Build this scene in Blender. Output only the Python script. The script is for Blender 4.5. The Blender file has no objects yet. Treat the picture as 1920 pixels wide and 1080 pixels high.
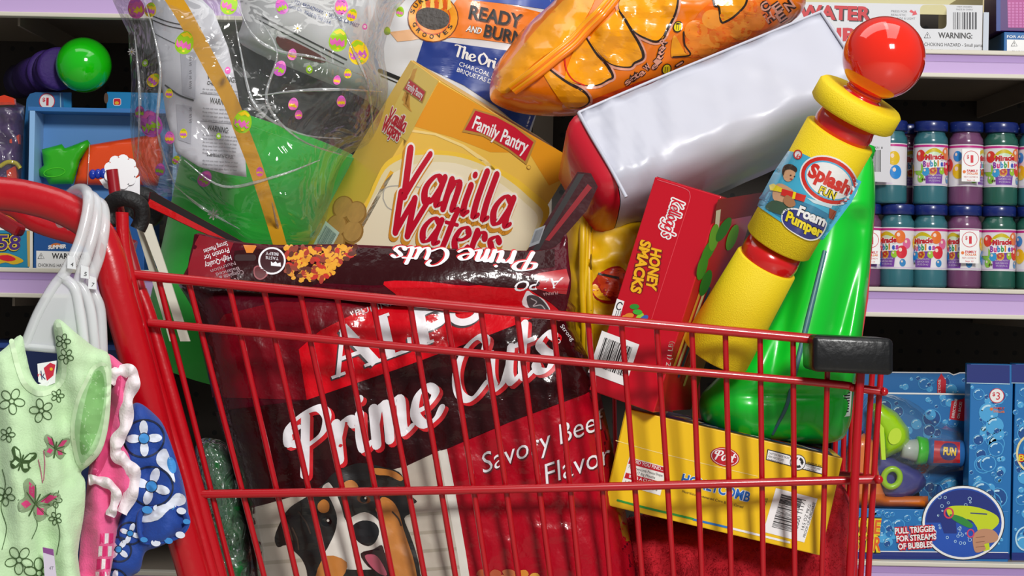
import bpy, bmesh, math, random
from mathutils import Vector, Matrix, noise
from mathutils.bvhtree import BVHTree
from mathutils.geometry import tessellate_polygon, delaunay_2d_cdt
SC = bpy.context.scene
COL = SC.collection
# ---------------------------------------------------------------- camera
FPX = 3460.0                      # focal length in pixels of the 1920 wide frame
CAM = Vector((0, -1.9, 1.0))
ROLL = math.radians(1.1)
CA, SA = math.cos(ROLL), math.sin(ROLL)
cd = bpy.data.cameras.new('camera'); cam = bpy.data.objects.new('camera', cd); COL.objects.link(cam)
cd.sensor_width = 36; cd.lens = FPX * 36 / 1920; cd.clip_start = 0.05
cam.matrix_world = Matrix(((CA, -SA, 0, CAM.x), (0, 0, -1, CAM.y), (SA, CA, 0, CAM.z), (0, 0, 0, 1)))
SC.camera = cam
# ---------------------------------------------------------------- world, lights, exposure
w = bpy.data.worlds.new('world'); SC.world = w; w.use_nodes = True
w.node_tree.nodes['Background'].inputs[0].default_value = (0.86, 0.92, 1.0, 1)
w.node_tree.nodes['Background'].inputs[1].default_value = 0.20
def lamp(name, loc, aim, size, power, col=(1, 1, 1), sy=None):
    l = bpy.data.lights.new(name, 'AREA'); l.energy = power; l.color = col
    l.shape = 'RECTANGLE' if sy else 'SQUARE'; l.size = size
    if sy: l.size_y = sy
    o = bpy.data.objects.new(name, l); COL.objects.link(o); o.location = loc
    d = Vector(aim) - Vector(loc)
    o.rotation_euler = d.to_track_quat('-Z', 'Y').to_euler()
    return o
lamp('softbox_light', (1.08, -3.4, 2.75), (0.0, 0.35, 0.95), 0.70, 138, (1, 0.985, 0.96))
lamp('store_ceiling_light', (-0.5, 0.1, 3.2), (-0.4, 0.1, 0), 1.2, 16, (1, 0.98, 0.95), 2.2)
lamp('store_ceiling_light', (0.9, -0.7, 3.2), (0.9, -0.7, 0), 1.0, 14, (1, 0.98, 0.95), 2.2)
SC.view_settings.view_transform = 'Standard'; SC.view_settings.look = 'None'
SC.view_settings.gamma = 1; SC.view_settings.use_curve_mapping = False
SC.view_settings.exposure = 0.0
random.seed(5)
# ---------------------------------------------------------------- pixel -> place helpers
def P(px, py, Y):
    d = Y - CAM.y
    ix, iy = (px - 960) / FPX, (540 - py) / FPX
    return Vector(((ix * CA - iy * SA) * d, Y, CAM.z + (ix * SA + iy * CA) * d))
def ray(px, py):
    return (P(px, py, 0) - CAM).normalized()
def pxlen(Y): return (Y - CAM.y) / FPX     # metres per pixel at a depth
def plane_surf(a, b, c):
    n = (b - a).cross(c - a).normalized()
    if n.dot(CAM - a) < 0: n = -n
    def s(x, y, h):
        r = ray(x, y); t = (a - CAM).dot(n) / r.dot(n)
        return CAM + r * t + n * h
    return s
def field_surf(Yf):
    tree = getattr(Yf, 'tree', None)
    def s(x, y, h):
        if tree:
            hit = tree.ray_cast(CAM, ray(x, y))
            if hit[0]: return hit[0] + (CAM - hit[0]).normalized() * (h + .0004)
        return P(x, y, Yf(x, y) - h - .0004)
    return s
def cyl_surf(O, A, R):
    A = A.normalized()
    def s(x, y, h):
        r = ray(x, y); m = CAM - O
        rp = r - A * r.dot(A); mp = m - A * m.dot(A)
        a, b, c = rp.dot(rp), rp.dot(mp), mp.dot(mp) - R * R
        D = b * b - a * c
        t = (-b - math.sqrt(max(D, 0))) / a
        p = CAM + r * t
        q = p - O; q = q - A * q.dot(A)
        return p + q.normalized() * h
    return s
# ---------------------------------------------------------------- materials
def lin(c): return c / 12.92 if c <= 0.04045 else ((c + 0.055) / 1.055) ** 2.4
def H(s):
    s = s.lstrip('#'); return tuple(lin(int(s[i:i + 2], 16) / 255) for i in (0, 2, 4)) + (1,)
_M = {}
def mat(col, rough=0.45, bump=0, bscale=60, coat=0, spec=0.5, metal=0, sheen=0, alpha=1, trans=0, var=0, stretch=None):
    key = (col, rough, bump, bscale, coat, spec, metal, sheen, alpha, trans, var, stretch)
    if key in _M: return _M[key]
    m = bpy.data.materials.new('m_' + col.strip('#')); m.use_nodes = True
    nt = m.node_tree; b = nt.nodes['Principled BSDF']
    b.inputs['Base Color'].default_value = H(col); b.inputs['Roughness'].default_value = rough
    b.inputs['Specular IOR Level'].default_value = spec; b.inputs['Metallic'].default_value = metal
    b.inputs['Coat Weight'].default_value = coat; b.inputs['Coat Roughness'].default_value = 0.06
    b.inputs['Sheen Weight'].default_value = sheen; b.inputs['Alpha'].default_value = alpha
    b.inputs['Transmission Weight'].default_value = trans
    if bump or var:
        tc = nt.nodes.new('ShaderNodeTexCoord'); nz = nt.nodes.new('ShaderNodeTexNoise')
        mp = nt.nodes.new('ShaderNodeMapping'); nt.links.new(tc.outputs['Object'], mp.inputs[0])
        if stretch: mp.inputs['Scale'].default_value = stretch
        nz.inputs['Scale'].default_value = bscale; nz.inputs['Detail'].default_value = 3
        nt.links.new(mp.outputs[0], nz.inputs['Vector'])
        if bump:
            bp = nt.nodes.new('ShaderNodeBump'); bp.inputs['Strength'].default_value = min(bump, 1); bp.inputs['Distance'].default_value = 0.004
            nt.links.new(nz.outputs['Fac'], bp.inputs['Height']); nt.links.new(bp.outputs[0], b.inputs['Normal'])
            if coat: nt.links.new(bp.outputs[0], b.inputs['Coat Normal'])
        if var:
            mx = nt.nodes.new('ShaderNodeMix'); mx.data_type = 'RGBA'
            c = H(col); mx.inputs[6].default_value = tuple(x * (1 - var) for x in c[:3]) + (1,)
            mx.inputs[7].default_value = tuple(min(1, x * (1 + var)) for x in c[:3]) + (1,)
            nt.links.new(nz.outputs['Fac'], mx.inputs[0]); nt.links.new(mx.outputs[2], b.inputs['Base Color'])
    _M[key] = m
    return m
def film(name, haze=0.1, gloss=0.12, bump=0.5, bscale=14, tint='#ffffff', hcol='#dfe3e6'):
    if name in _M: return _M[name]
    m = bpy.data.materials.new(name); m.use_nodes = True; nt = m.node_tree; nt.nodes.clear()
    out = nt.nodes.new('ShaderNodeOutputMaterial'); tr = nt.nodes.new('ShaderNodeBsdfTransparent')
    tr.inputs[0].default_value = H(tint)
    gl = nt.nodes.new('ShaderNodeBsdfGlossy'); gl.inputs['Roughness'].default_value = 0.09
    df = nt.nodes.new('ShaderNodeBsdfDiffuse'); df.inputs[0].default_value = H(hcol)
    lw = nt.nodes.new('ShaderNodeLayerWeight'); lw.inputs[0].default_value = 0.35
    mr = nt.nodes.new('ShaderNodeMapRange'); mr.inputs[3].default_value = gloss * 0.35; mr.inputs[4].default_value = min(1, gloss * 4)
    tc = nt.nodes.new('ShaderNodeTexCoord'); nz = nt.nodes.new('ShaderNodeTexNoise'); bp = nt.nodes.new('ShaderNodeBump')
    nz.inputs['Scale'].default_value = bscale; nz.inputs['Detail'].default_value = 2; nz.inputs['Distortion'].default_value = 1.2
    bp.inputs['Strength'].default_value = bump; bp.inputs['Distance'].default_value = 0.03
    m1 = nt.nodes.new('ShaderNodeMixShader'); m2 = nt.nodes.new('ShaderNodeMixShader')
    L = nt.links.new
    L(tc.outputs['Object'], nz.inputs['Vector']); L(nz.outputs['Fac'], bp.inputs['Height'])
    L(bp.outputs[0], gl.inputs['Normal']); L(bp.outputs[0], lw.inputs['Normal'])
    L(lw.outputs['Facing'], mr.inputs[0]); L(mr.outputs[0], m2.inputs[0])
    m1.inputs[0].default_value = haze; L(tr.outputs[0], m1.inputs[1]); L(df.outputs[0], m1.inputs[2])
    L(m1.outputs[0], m2.inputs[1]); L(gl.outputs[0], m2.inputs[2]); L(m2.outputs[0], out.inputs[0])
    _M[name] = m
    return m
# ---------------------------------------------------------------- curves and outlines in 2-D
def spl(pts, n=6, closed=False):
    pts = [Vector(p) for p in pts]; N = len(pts)
    if N < 3: return pts
    out = []
    for i in range(N if closed else N - 1):
        if closed: a, b, c, d = pts[(i - 1) % N], pts[i], pts[(i + 1) % N], pts[(i + 2) % N]
        else: a, b, c, d = pts[max(i - 1, 0)], pts[i], pts[i + 1], pts[min(i + 2, N - 1)]
        for k in range(n):
            t = k / n
            out.append(0.5 * ((2 * b) + (c - a) * t + (2 * a - 5 * b + 4 * c - d) * t * t + (3 * b - a - 3 * c + d) * t ** 3))
    if not closed: out.append(pts[-1])
    return out
def ell(cx, cy, rx, ry, rot=0, n=24, a0=0, a1=360):
    o = []; r = math.radians(rot); full = abs(a1 - a0) >= 360
    for i in range(n if full else n + 1):
        a = math.radians(a0 + (a1 - a0) * i / n); x, y = rx * math.cos(a), ry * math.sin(a)
        o.append((cx + x * math.cos(r) - y * math.sin(r), cy + x * math.sin(r) + y * math.cos(r)))
    return o
def rrect(x0, y0, x1, y1, r, n=4):
    o = []
    for cx, cy, a in ((x1 - r, y1 - r, 0), (x0 + r, y1 - r, 90), (x0 + r, y0 + r, 180), (x1 - r, y0 + r, 270)):
        o += ell(cx, cy, r, r, 0, n, a, a + 90)
    return o
def aff(pts, o, ex, ey): return [(o[0] + p[0] * ex[0] + p[1] * ey[0], o[1] + p[0] * ex[1] + p[1] * ey[1]) for p in pts]
def inside(x, y, poly):
    r = False; j = len(poly) - 1
    for i in range(len(poly)):
        xi, yi = poly[i][0], poly[i][1]; xj, yj = poly[j][0], poly[j][1]
        if (yi > y) != (yj > y) and x < (xj - xi) * (y - yi) / (yj - yi) + xi: r = not r
        j = i
    return r
def edge_dist(x, y, poly):
    best = 1e9; j = len(poly) - 1
    for i in range(len(poly)):
        ax, ay = poly[j][0], poly[j][1]; bx, by = poly[i][0] - ax, poly[i][1] - ay
        L = bx * bx + by * by
        t = 0 if L == 0 else max(0, min(1, ((x - ax) * bx + (y - ay) * by) / L))
        dx, dy = x - ax - t * bx, y - ay - t * by
        best = min(best, dx * dx + dy * dy); j = i
    return math.sqrt(best)
def split_tris(V, T, L):
    V = [tuple(v) for v in V]
    for _ in range(9):
        cache = {}; NT = []; did = False
        def mid(i, j):
            k = (min(i, j), max(i, j))
            if k not in cache:
                V.append(((V[i][0] + V[j][0]) / 2, (V[i][1] + V[j][1]) / 2)); cache[k] = len(V) - 1
            return cache[k]
        def lng(i, j): return (V[i][0] - V[j][0]) ** 2 + (V[i][1] - V[j][1]) ** 2 > L * L
        for a, b, c in T:
            e = (lng(a, b), lng(b, c), lng(c, a)); n = sum(e)
            if n == 0: NT.append((a, b, c)); continue
            did = True
            if n == 3:
                x, y, z = mid(a, b), mid(b, c), mid(c, a); NT += [(a, x, z), (x, b, y), (z, y, c), (x, y, z)]
            else:
                while not (e[0] and not e[2] if n == 2 else e[0]):   # rotate so the pattern starts at edge ab
                    a, b, c = b, c, a; e = (e[1], e[2], e[0])
                x = mid(a, b)
                if n == 1: NT += [(a, x, c), (x, b, c)]
                else:
                    y = mid(b, c); NT += [(x, b, y), (a, x, y), (a, y, c)]
        T = NT
        if not did: break
    return V, T
_pm = {}
def poly_mesh(pts, s):
    """Even triangulation of a 2-D outline with grid points of spacing s inside."""
    pts = [(float(p[0]), float(p[1])) for p in pts]
    B = []
    for i in range(len(pts)):
        a, b = pts[i], pts[(i + 1) % len(pts)]
        n = max(1, int(math.hypot(b[0] - a[0], b[1] - a[1]) / s))
        for k in range(n): B.append((a[0] + (b[0] - a[0]) * k / n, a[1] + (b[1] - a[1]) * k / n))
    nb = len(B); V = [Vector(p) for p in B]
    x0, x1 = min(p[0] for p in B), max(p[0] for p in B); y0, y1 = min(p[1] for p in B), max(p[1] for p in B)
    y = y0 + s * 0.5; r = 0
    while y < y1:
        x = x0 + s * (0.5 if r % 2 else 0.25)
        while x < x1:
            if inside(x, y, B) and edge_dist(x, y, B) > s * 0.45: V.append(Vector((x, y)))
            x += s
        y += s * 0.87; r += 1
    res = delaunay_2d_cdt(V, [(i, (i + 1) % nb) for i in range(nb)], [], 0, 1e-6)
    vs, fs = res[0], res[2]
    T = []
    for f in fs:
        cx = sum(vs[i].x for i in f) / len(f); cy = sum(vs[i].y for i in f) / len(f)
        if inside(cx, cy, B): T.append(tuple(f))
    return [(v.x, v.y) for v in vs], T, nb, B
_tx = {}
def text_geo(s, bold, shear):
    k = (s, bold, shear)
    if k in _tx: return _tx[k]
    cu = bpy.data.curves.new('t', 'FONT'); cu.body = s; cu.offset = bold; cu.shear = shear; cu.resolution_u = 3
    ob = bpy.data.objects.new('t', cu); COL.objects.link(ob)
    bpy.context.view_layer.update()
    dg = bpy.context.evaluated_depsgraph_get(); me = ob.evaluated_get(dg).to_mesh()
    me.calc_loop_triangles()
    V = [(v.co.x, v.co.y) for v in me.vertices]; T = [tuple(t.vertices) for t in me.loop_triangles]
    x0 = min(v[0] for v in V); x1 = max(v[0] for v in V)
    V = [(v[0] - x0, v[1]) for v in V]
    ob.evaluated_get(dg).to_mesh_clear(); bpy.data.objects.remove(ob); bpy.data.curves.remove(cu)
    _tx[k] = (V, T, x1 - x0)
    return _tx[k]
CAPH = 0.729
# pen strokes for script lettering: x-height 1, capitals 1.6
GL = {
 'a': (.92, [[(.75, .85), (.45, 1), (.15, .7), (.05, .35), (.2, .02), (.45, .12), (.72, .6)], [(.82, 1), (.7, .3), (.76, .03), (.95, .15)]]),
 'e': (.78, [[(.1, .45), (.4, .5), (.65, .75), (.48, 1), (.2, .85), (.05, .4), (.25, .02), (.55, .08), (.75, .3)]]),
 'f': (.5, [[(.75, 1.5), (.55, 1.62), (.38, 1.3), (.2, .2), (.05, -.4), (-.15, -.5)], [(.02, .98), (.6, 1)]]),
 'g': (.85, [[(.75, .85), (.45, 1), (.15, .7), (.05, .35), (.2, .02), (.45, .12), (.72, .6)], [(.82, 1), (.68, -.2), (.42, -.6), (.05, -.5)]]),
 'h': (.8, [[(.25, 1.6), (.05, 0)], [(.1, .5), (.35, .95), (.58, .9), (.52, .4), (.56, .04), (.76, .12)]]),
 'i': (.4, [[(.17, 1), (.08, .4), (.12, .03), (.32, .14)], [(.24, 1.38), (.25, 1.4)]]),
 'k': (.75, [[(.25, 1.6), (.05, 0)], [(.65, 1), (.15, .5), (.6, .02), (.75, .1)]]),
 'l': (.36, [[(.25, 1.6), (.1, .6), (.12, .03), (.32, .14)]]),
 'm': (1.1, [[(.14, 1), (.05, 0)], [(.08, .45), (.3, .97), (.47, .9), (.4, 0)], [(.43, .45), (.68, .97), (.85, .9), (.78, .2), (.83, .03), (1.03, .14)]]),
 'n': (.8, [[(.14, 1), (.05, 0)], [(.08, .45), (.33, .97), (.54, .9), (.48, .2), (.53, .03), (.74, .14)]]),
 'o': (.75, [[(.42, 1), (.14, .75), (.07, .3), (.28, 0), (.56, .25), (.63, .7), (.42, 1)]]),
 'p': (.78, [[(.16, 1), (-.02, -.6)], [(.12, .7), (.42, 1), (.68, .75), (.55, .2), (.3, 0), (.1, .18)]]),
 'r': (.6, [[(.14, 1), (.05, 0)], [(.08, .5), (.3, .95), (.5, .98), (.58, .82)]]),
 's': (.66, [[(.62, .85), (.42, 1), (.18, .82), (.3, .56), (.52, .3), (.36, .02), (.1, .06), (.02, .25)]]),
 't': (.5, [[(.3, 1.5), (.12, .4), (.18, .03), (.42, .12)], [(0, 1), (.55, 1)]]),
 'u': (.85, [[(.12, 1), (.05, .4), (.16, .03), (.4, .15), (.62, .6)], [(.7, 1), (.58, .3), (.65, .03), (.85, .14)]]),
 'v': (.7, [[(.05, 1), (.25, .03), (.3, .03), (.65, 1)]]),
 'y': (.75, [[(.1, 1), (.1, .4), (.25, .05), (.45, .2), (.62, .6)], [(.72, 1), (.55, -.1), (.3, -.58), (0, -.5)]]),
 'P': (1.0, [[(.42, 1.5), (.12, 0)], [(.1, .95), (-.12, 1.0), (-.05, 1.4), (.35, 1.6), (.78, 1.6), (.95, 1.3), (.75, .9), (.3, .72)]]),
 'C': (1.0, [[(.9, 1.15), (1.0, 1.45), (.75, 1.62), (.35, 1.4), (.06, .85), (.1, .25), (.45, 0), (.9, .3)]]),
 'V': (1.05, [[(.08, 1.6), (.2, .8), (.32, .02)], [(.32, .02), (.65, .8), (1.05, 1.62)]]),
 'W': (1.45, [[(.08, 1.6), (.18, .8), (.3, .02)], [(.3, .02), (.55, .8), (.8, 1.5)], [(.8, 1.5), (.85, .8), (.92, .02)], [(.92, .02), (1.2, .8), (1.5, 1.62)]]),
 'T': (.85, [[(-.05, 1.45), (.2, 1.6), (.9, 1.55), (1.05, 1.65)], [(.55, 1.55), (.3, 0)]]),
 'O': (1.15, [[(.6, 1.6), (.2, 1.2), (.08, .6), (.4, 0), (.9, .45), (1.0, 1.1), (.6, 1.6)]]),
 'S': (.85, [[(.8, 1.3), (.58, 1.6), (.22, 1.42), (.3, .98), (.65, .62), (.6, .14), (.28, 0), (.02, .28)]]),
 'F': (.9, [[(.32, 1.55), (.1, 0)], [(.28, 1.55), (.95, 1.6)], [(.2, .85), (.7, .88)]]),
 'K': (.95, [[(.35, 1.6), (.1, 0)], [(1, 1.6), (.25, .75), (.6, .1), (.95, .1)]]),
 "'": (.25, [[(.2, 1.6), (.12, 1.2)]]), '.': (.3, [[(.1, .05), (.12, .06)]]),
 ' ': (.32, []),
}
def script_width(s): return sum(GL[c][0] for c in s)
# ---------------------------------------------------------------- mesh builder
EPS = 0.00022
class MB:
    def __init__(s): s.v = []; s.f = []; s.m = []; s.sm = []; s.mats = []
    def mi(s, m):
        if m not in s.mats: s.mats.append(m)
        return s.mats.index(m)
    def add(s, V, F, m, smooth=False):
        o = len(s.v); s.v += [tuple(x) for x in V]; k = s.mi(m)
        for f in F: s.f.append(tuple(o + i for i in f)); s.m.append(k); s.sm.append(smooth)
        return s
    def grid(s, fn, nu, nv, m, cu=False, smooth=True):
        V = [fn(i / nu, j / nv) for i in range(nu if cu else nu + 1) for j in range(nv + 1)]
        F = []; N = nu if cu else nu + 1
        for i in range(nu):
            for j in range(nv):
                a, b = i * (nv + 1), ((i + 1) % N) * (nv + 1)
                F.append((a + j, b + j, b + j + 1, a + j + 1))
        return s.add(V, F, m, smooth)
    def tube(s, pts, r, m, seg=10, n=6, smooth=True, flat=1.0, spline=True, closed=False):
        pts = [Vector(p) for p in pts]
        q = spl(pts, n, closed) if spline and len(pts) > 2 else pts
        rr = r if callable(r) else (lambda t: r)
        up = Vector((0.13, -1, 0.21)).normalized(); rings = []; N = len(q); lastn = None
        for i, p in enumerate(q):
            t = (q[(i + 1) % N] - q[i - 1]) if closed else (q[min(i + 1, N - 1)] - q[max(i - 1, 0)])
            t.normalize()
            nrm = (lastn if lastn else up); nrm = nrm - t * nrm.dot(t)
            if nrm.length < 1e-4: nrm = t.orthogonal()
            nrm.normalize(); lastn = nrm; b = t.cross(nrm); R = rr(i / max(1, N - 1))
            rings.append([p + (nrm * math.cos(2 * math.pi * k / seg) * flat + b * math.sin(2 * math.pi * k / seg)) * R for k in range(seg)])
        V = [v for g in rings for v in g]; F = []
        for i in range(N if closed else N - 1):
            a, b = i * seg, ((i + 1) % N) * seg
            for k in range(seg): F.append((a + k, a + (k + 1) % seg, b + (k + 1) % seg, b + k))
        s.add(V, F, m, smooth)
        if not closed:
            s.add(rings[0], [tuple(range(seg))[::-1]], m); s.add(rings[-1], [tuple(range(seg))], m)
        return s
    def lathe(s, prof, O, A, m, seg=36, smooth=True, ref=None):
        A = A.normalized(); X = A.orthogonal().normalized() if ref is None else (ref - A * ref.dot(A)).normalized(); Y = A.cross(X)
        return s.grid(lambda u, v: O + A * prof[round(v * (len(prof) - 1))][1] + (X * math.cos(2 * math.pi * u) + Y * math.sin(2 * math.pi * u)) * prof[round(v * (len(prof) - 1))][0], seg, len(prof) - 1, m, True, smooth)
    def ball(s, O, r, m, seg=32, rings=20, sc=(1, 1, 1)):
        return s.grid(lambda u, v: O + Vector((math.cos(2 * math.pi * u) * math.sin(math.pi * v) * sc[0], math.sin(2 * math.pi * u) * math.sin(math.pi * v) * sc[1], math.cos(math.pi * v) * sc[2])) * r, seg, rings, m, True)
    def obox(s, O, U, V, W, m, bev=0.0, seg=2, skip=None):
        bm = bmesh.new(); c = [O + U * i + V * j + W * k for i in (0, 1) for j in (0, 1) for k in (0, 1)]
        vs = [bm.verts.new(p) for p in c]
        for f in ((0, 1, 3, 2), (4, 6, 7, 5), (0, 4, 5, 1), (2, 3, 7, 6), (0, 2, 6, 4), (1, 5, 7, 3)): bm.faces.new([vs[i] for i in f])
        bmesh.ops.recalc_face_normals(bm, faces=bm.faces)
        if bev: bmesh.ops.bevel(bm, geom=bm.edges[:], offset=bev, segments=seg, affect='EDGES', profile=0.5)
        bm.verts.index_update()
        s.add([v.co.copy() for v in bm.verts], [tuple(v.index for v in f.verts) for f in bm.faces], m, bev > 0.004)
        bm.free(); return s
    def box(s, x0, x1, y0, y1, z0, z1, m, bev=0.0, seg=2):
        return s.obox(Vector((x0, y0, z0)), Vector((x1 - x0, 0, 0)), Vector((0, y1 - y0, 0)), Vector((0, 0, z1 - z0)), m, bev, seg)
    # --- print on a surface: surf(x, y, height) -> place
    def poly(s, surf, pts, m, layer=1, L=0):
        pts = [(p[0], p[1]) for p in pts]
        T = [t for t in tessellate_polygon([[Vector((p[0], p[1], 0)) for p in pts]])]
        V = pts
        if L: V, T = split_tris(V, T, L)
        return s._flat(surf, V, T, m, layer, bool(L))
    def _flat(s, surf, V, T, m, layer, smooth=False):
        W = [surf(v[0], v[1], layer * EPS) for v in V]
        o = len(s.v); s.v += [tuple(w) for w in W]; k = s.mi(m)
        for t in T:
            a, b, c = (W[i] for i in t); nn = (b - a).cross(c - a)
            if nn.length_squared < 1e-18: continue
            if nn.dot(CAM - a) < 0 and not getattr(s, 'local', False): t = t[::-1]
            s.f.append(tuple(o + i for i in t)); s.m.append(k); s.sm.append(smooth)
        return s
    def text(s, surf, txt, p0, p1, h, m, layer=2, bold=0.0, shear=0.0, up=None, L=0, warp=None):
        V, T, W = text_geo(txt, bold, shear)
        dx, dy = p1[0] - p0[0], p1[1] - p0[1]; l = math.hypot(dx, dy)
        if up is None: up = (dy / l * h, -dx / l * h)
        Q = [(p0[0] + dx * v[0] / W + up[0] * v[1] / CAPH, p0[1] + dy * v[0] / W + up[1] * v[1] / CAPH) for v in V]
        if warp: Q = [warp(*q) for q in Q]
        if L: Q, T = split_tris(Q, T, L)
        return s._flat(surf, Q, T, m, layer, bool(L))
    def ribbon(s, surf, pts, wd, m, layer=2, nib=None, closed=False, L=0, mapf=None, caps=True, n=6, spline=True):
        """A pen stroke of width wd (nib = (thin, angle) gives a broad-nib pen)."""
        q = spl(pts, n, closed) if spline and len(pts) > 2 else [Vector(p) for p in pts]
        N = len(q); Lf = []; Rt = []
        for i in range(N):
            t = (q[(i + 1) % N] - q[i - 1]) if closed else (q[min(i + 1, N - 1)] - q[max(i - 1, 0)])
            if t.length < 1e-9: t = Vector((1, 0))
            t.normalize(); nn = Vector((-t.y, t.x)); hw = (wd(i / max(1, N - 1)) if callable(wd) else wd) / 2
            if nib:
                na = math.radians(nib[1]); d = abs(nn.x * math.cos(na) + nn.y * math.sin(na))
                hw = math.sqrt((wd * d) ** 2 + (nib[0] ** 2) * (1 - d * d)) / 2
            Lf.append(q[i] + nn * hw); Rt.append(q[i] - nn * hw)
        V = []; T = []
        for i in range(N): V += [tuple(Lf[i]), tuple(Rt[i])]
        for i in range(N if closed else N - 1):
            a, b = 2 * i, 2 * ((i + 1) % N); T += [(a, a + 1, b + 1), (a, b + 1, b)]
        if caps and not closed and not callable(wd):
            for e in (0, N - 1):
                r = (Lf[e] - Rt[e]).length / 2; C_ = ell(q[e].x, q[e].y, r, r, 0, 12)
                if mapf: C_ = [mapf(v) for v in C_]
                s._flat(surf, C_, [(0, i, i + 1) for i in range(1, 11)], m, layer - (.1 if e else .2), bool(L))
        if mapf: V = [mapf(v) for v in V]
        if L: V, T = split_tris(V, T, L)
        return s._flat(surf, V, T, m, layer, bool(L))
    def script(s, surf, txt, p0, ex, ey, m, layer=2, pen=0.26, thin=0.1, ang=20, track=0, L=0, off=(0, 0), fit=None):
        x = 0
        if fit: k = 1.0 / (script_width(txt) + track * len(txt)); ex = ((fit[0] - p0[0]) * k, (fit[1] - p0[1]) * k)
        for ch in txt:
            adv, st = GL[ch]
            for j, k in enumerate(st):
                mp = lambda v, x=x: (p0[0] + off[0] + (x + v[0]) * ex[0] + v[1] * ey[0], p0[1] + off[1] + (x + v[0]) * ex[1] + v[1] * ey[1])
                s.ribbon(surf, k, pen, m, layer + .25 * j, (thin, ang), mapf=mp, L=L)
            x += adv + track
        return s
    def barcode(s, surf, o, ex, ey, m_w, m_k, layer=2, n=26, pad=.12, frame=True, seed=1):
        """White panel over the unit square, bars run along ey."""
        R = random.Random(seed)
        if frame: s.poly(surf, aff([(0, 0), (1, 0), (1, 1), (0, 1)], o, ex, ey), m_w, layer)
        x = pad
        while x < 1 - pad:
            wv = R.choice((.012, .012, .022, .034)); s.poly(surf, aff([(x, pad), (x + wv, pad), (x + wv, 1 - pad * 1.6), (x, 1 - pad * 1.6)], o, ex, ey), m_k, layer + 1)
            x += wv + R.choice((.012, .016, .026))
        return s
    # --- solids from an outline
    def pillow(s, pts, Yc, T, m, R=60, step=14, wr=0, wscale=.02, back=1.0, extra=None, mback=None, p=2.0):
        """Closed cushion from a pixel outline: front bulges T towards the viewer over R pixels from the rim."""
        V, F, nb, B = poly_mesh(pts, step)
        yc = Yc if callable(Yc) else (lambda x, y: Yc)
        def prof(x, y):
            d = min(edge_dist(x, y, B) / R, 1) if inside(x, y, B) else 0
            return (1 - (1 - d) ** p) ** (1 / p)
        def front(x, y):
            f = prof(x, y); z = yc(x, y) - T * f
            if wr: z -= wr * f * noise.fractal(Vector((x * wscale, y * wscale, 3.1)), .8, 2, 3)
            if extra: z -= extra(x, y) * f
            return z
        fr = [P(x, y, front(x, y)) for x, y in V]
        bk = [P(x, y, yc(x, y) + T * back * prof(x, y) + 0.0006) for x, y in V]
        s._solid(V, F, nb, fr, bk, m, mback or m)
        front.tree = BVHTree.FromPolygons([tuple(v) for v in fr], F)
        return front
    def _solid(s, V, F, nb, fr, bk, m, mb, smooth=True):
        G = []
        for f in F:
            a, b, c = (Vector(fr[i]) for i in f[:3])
            G.append(f if (b - a).cross(c - a).dot(CAM - a) > 0 else f[::-1])
        s.add(fr, G, m, smooth); o = len(s.v) - len(fr)
        s.add(bk, [g[::-1] for g in G], mb, smooth); o2 = len(s.v) - len(bk)
        k = s.mi(m)
        # rim walls along boundary edges
        cnt = {}
        for g in G:
            for i in range(len(g)):
                e = (g[i], g[(i + 1) % len(g)])
                if (e[1], e[0]) in cnt: del cnt[(e[1], e[0])]
                else: cnt[e] = 1
        for a, b in cnt: s.f.append((o + b, o + a, o2 + a, o2 + b)); s.m.append(k); s.sm.append(False)
    def slab(s, pts, Y, th, m, step=0, smooth=False, mside=None):
        """Straight extrusion of a pixel outline: front at depth Y (number or function), th deep."""
        yf = Y if callable(Y) else (lambda x, y: Y)
        if step: V, F, nb, B = poly_mesh(pts, step)
        else:
            V = [(p[0], p[1]) for p in pts]; F = list(tessellate_polygon([[Vector((p[0], p[1], 0)) for p in V]])); nb = len(V)
        fr = [P(x, y, yf(x, y)) for x, y in V]
        bk = [p + Vector((0, th, 0)) for p in fr]
        s._solid(V, F, nb, fr, bk, m, mside or m, smooth)
        return yf
    def build(s, name, parent=None):
        me = bpy.data.meshes.new(name); me.from_pydata(s.v, [], s.f)
        for m in s.mats: me.materials.append(m)
        me.polygons.foreach_set('material_index', s.m); me.polygons.foreach_set('use_smooth', s.sm)
        me.update()
        o = bpy.data.objects.new(name, me); COL.objects.link(o)
        if parent:
            o.parent = parent; o.matrix_parent_inverse = Matrix.Identity(4)
            o.location = -Vector(parent.location) if not parent.parent else Vector((0, 0, 0))
        return o
def thing(name, label, cat, loc=(0, 0, 0), group=None):
    o = bpy.data.objects.new(name, None); COL.objects.link(o); o.location = loc; o.empty_display_size = .05
    o['label'] = label; o['category'] = cat
    if group: o['group'] = group
    return o
def tag(o, label, cat, group=None):
    o['label'] = label; o['category'] = cat
    if group: o['group'] = group
    return o
def struct(o): o['kind'] = 'structure'; return o
def dup(root, shift, label=None, group=None):
    r = root.copy(); COL.objects.link(r); r.location = root.location + Vector(shift)
    if label: r['label'] = label
    if group: r['group'] = group
    def rec(src, dst):
        for ch in [c for c in COL.objects if c.parent == src]:
            c = ch.copy(); COL.objects.link(c); c.parent = dst; rec(ch, c)
    rec(root, r)
    return r
WHITE = mat('#f2f1f0', .45); BLACK = mat('#101012', .5); INK = mat('#1d1b1c', .5); RED = mat('#d3122c', .4)
CLEAR = film('clear_film')
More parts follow.
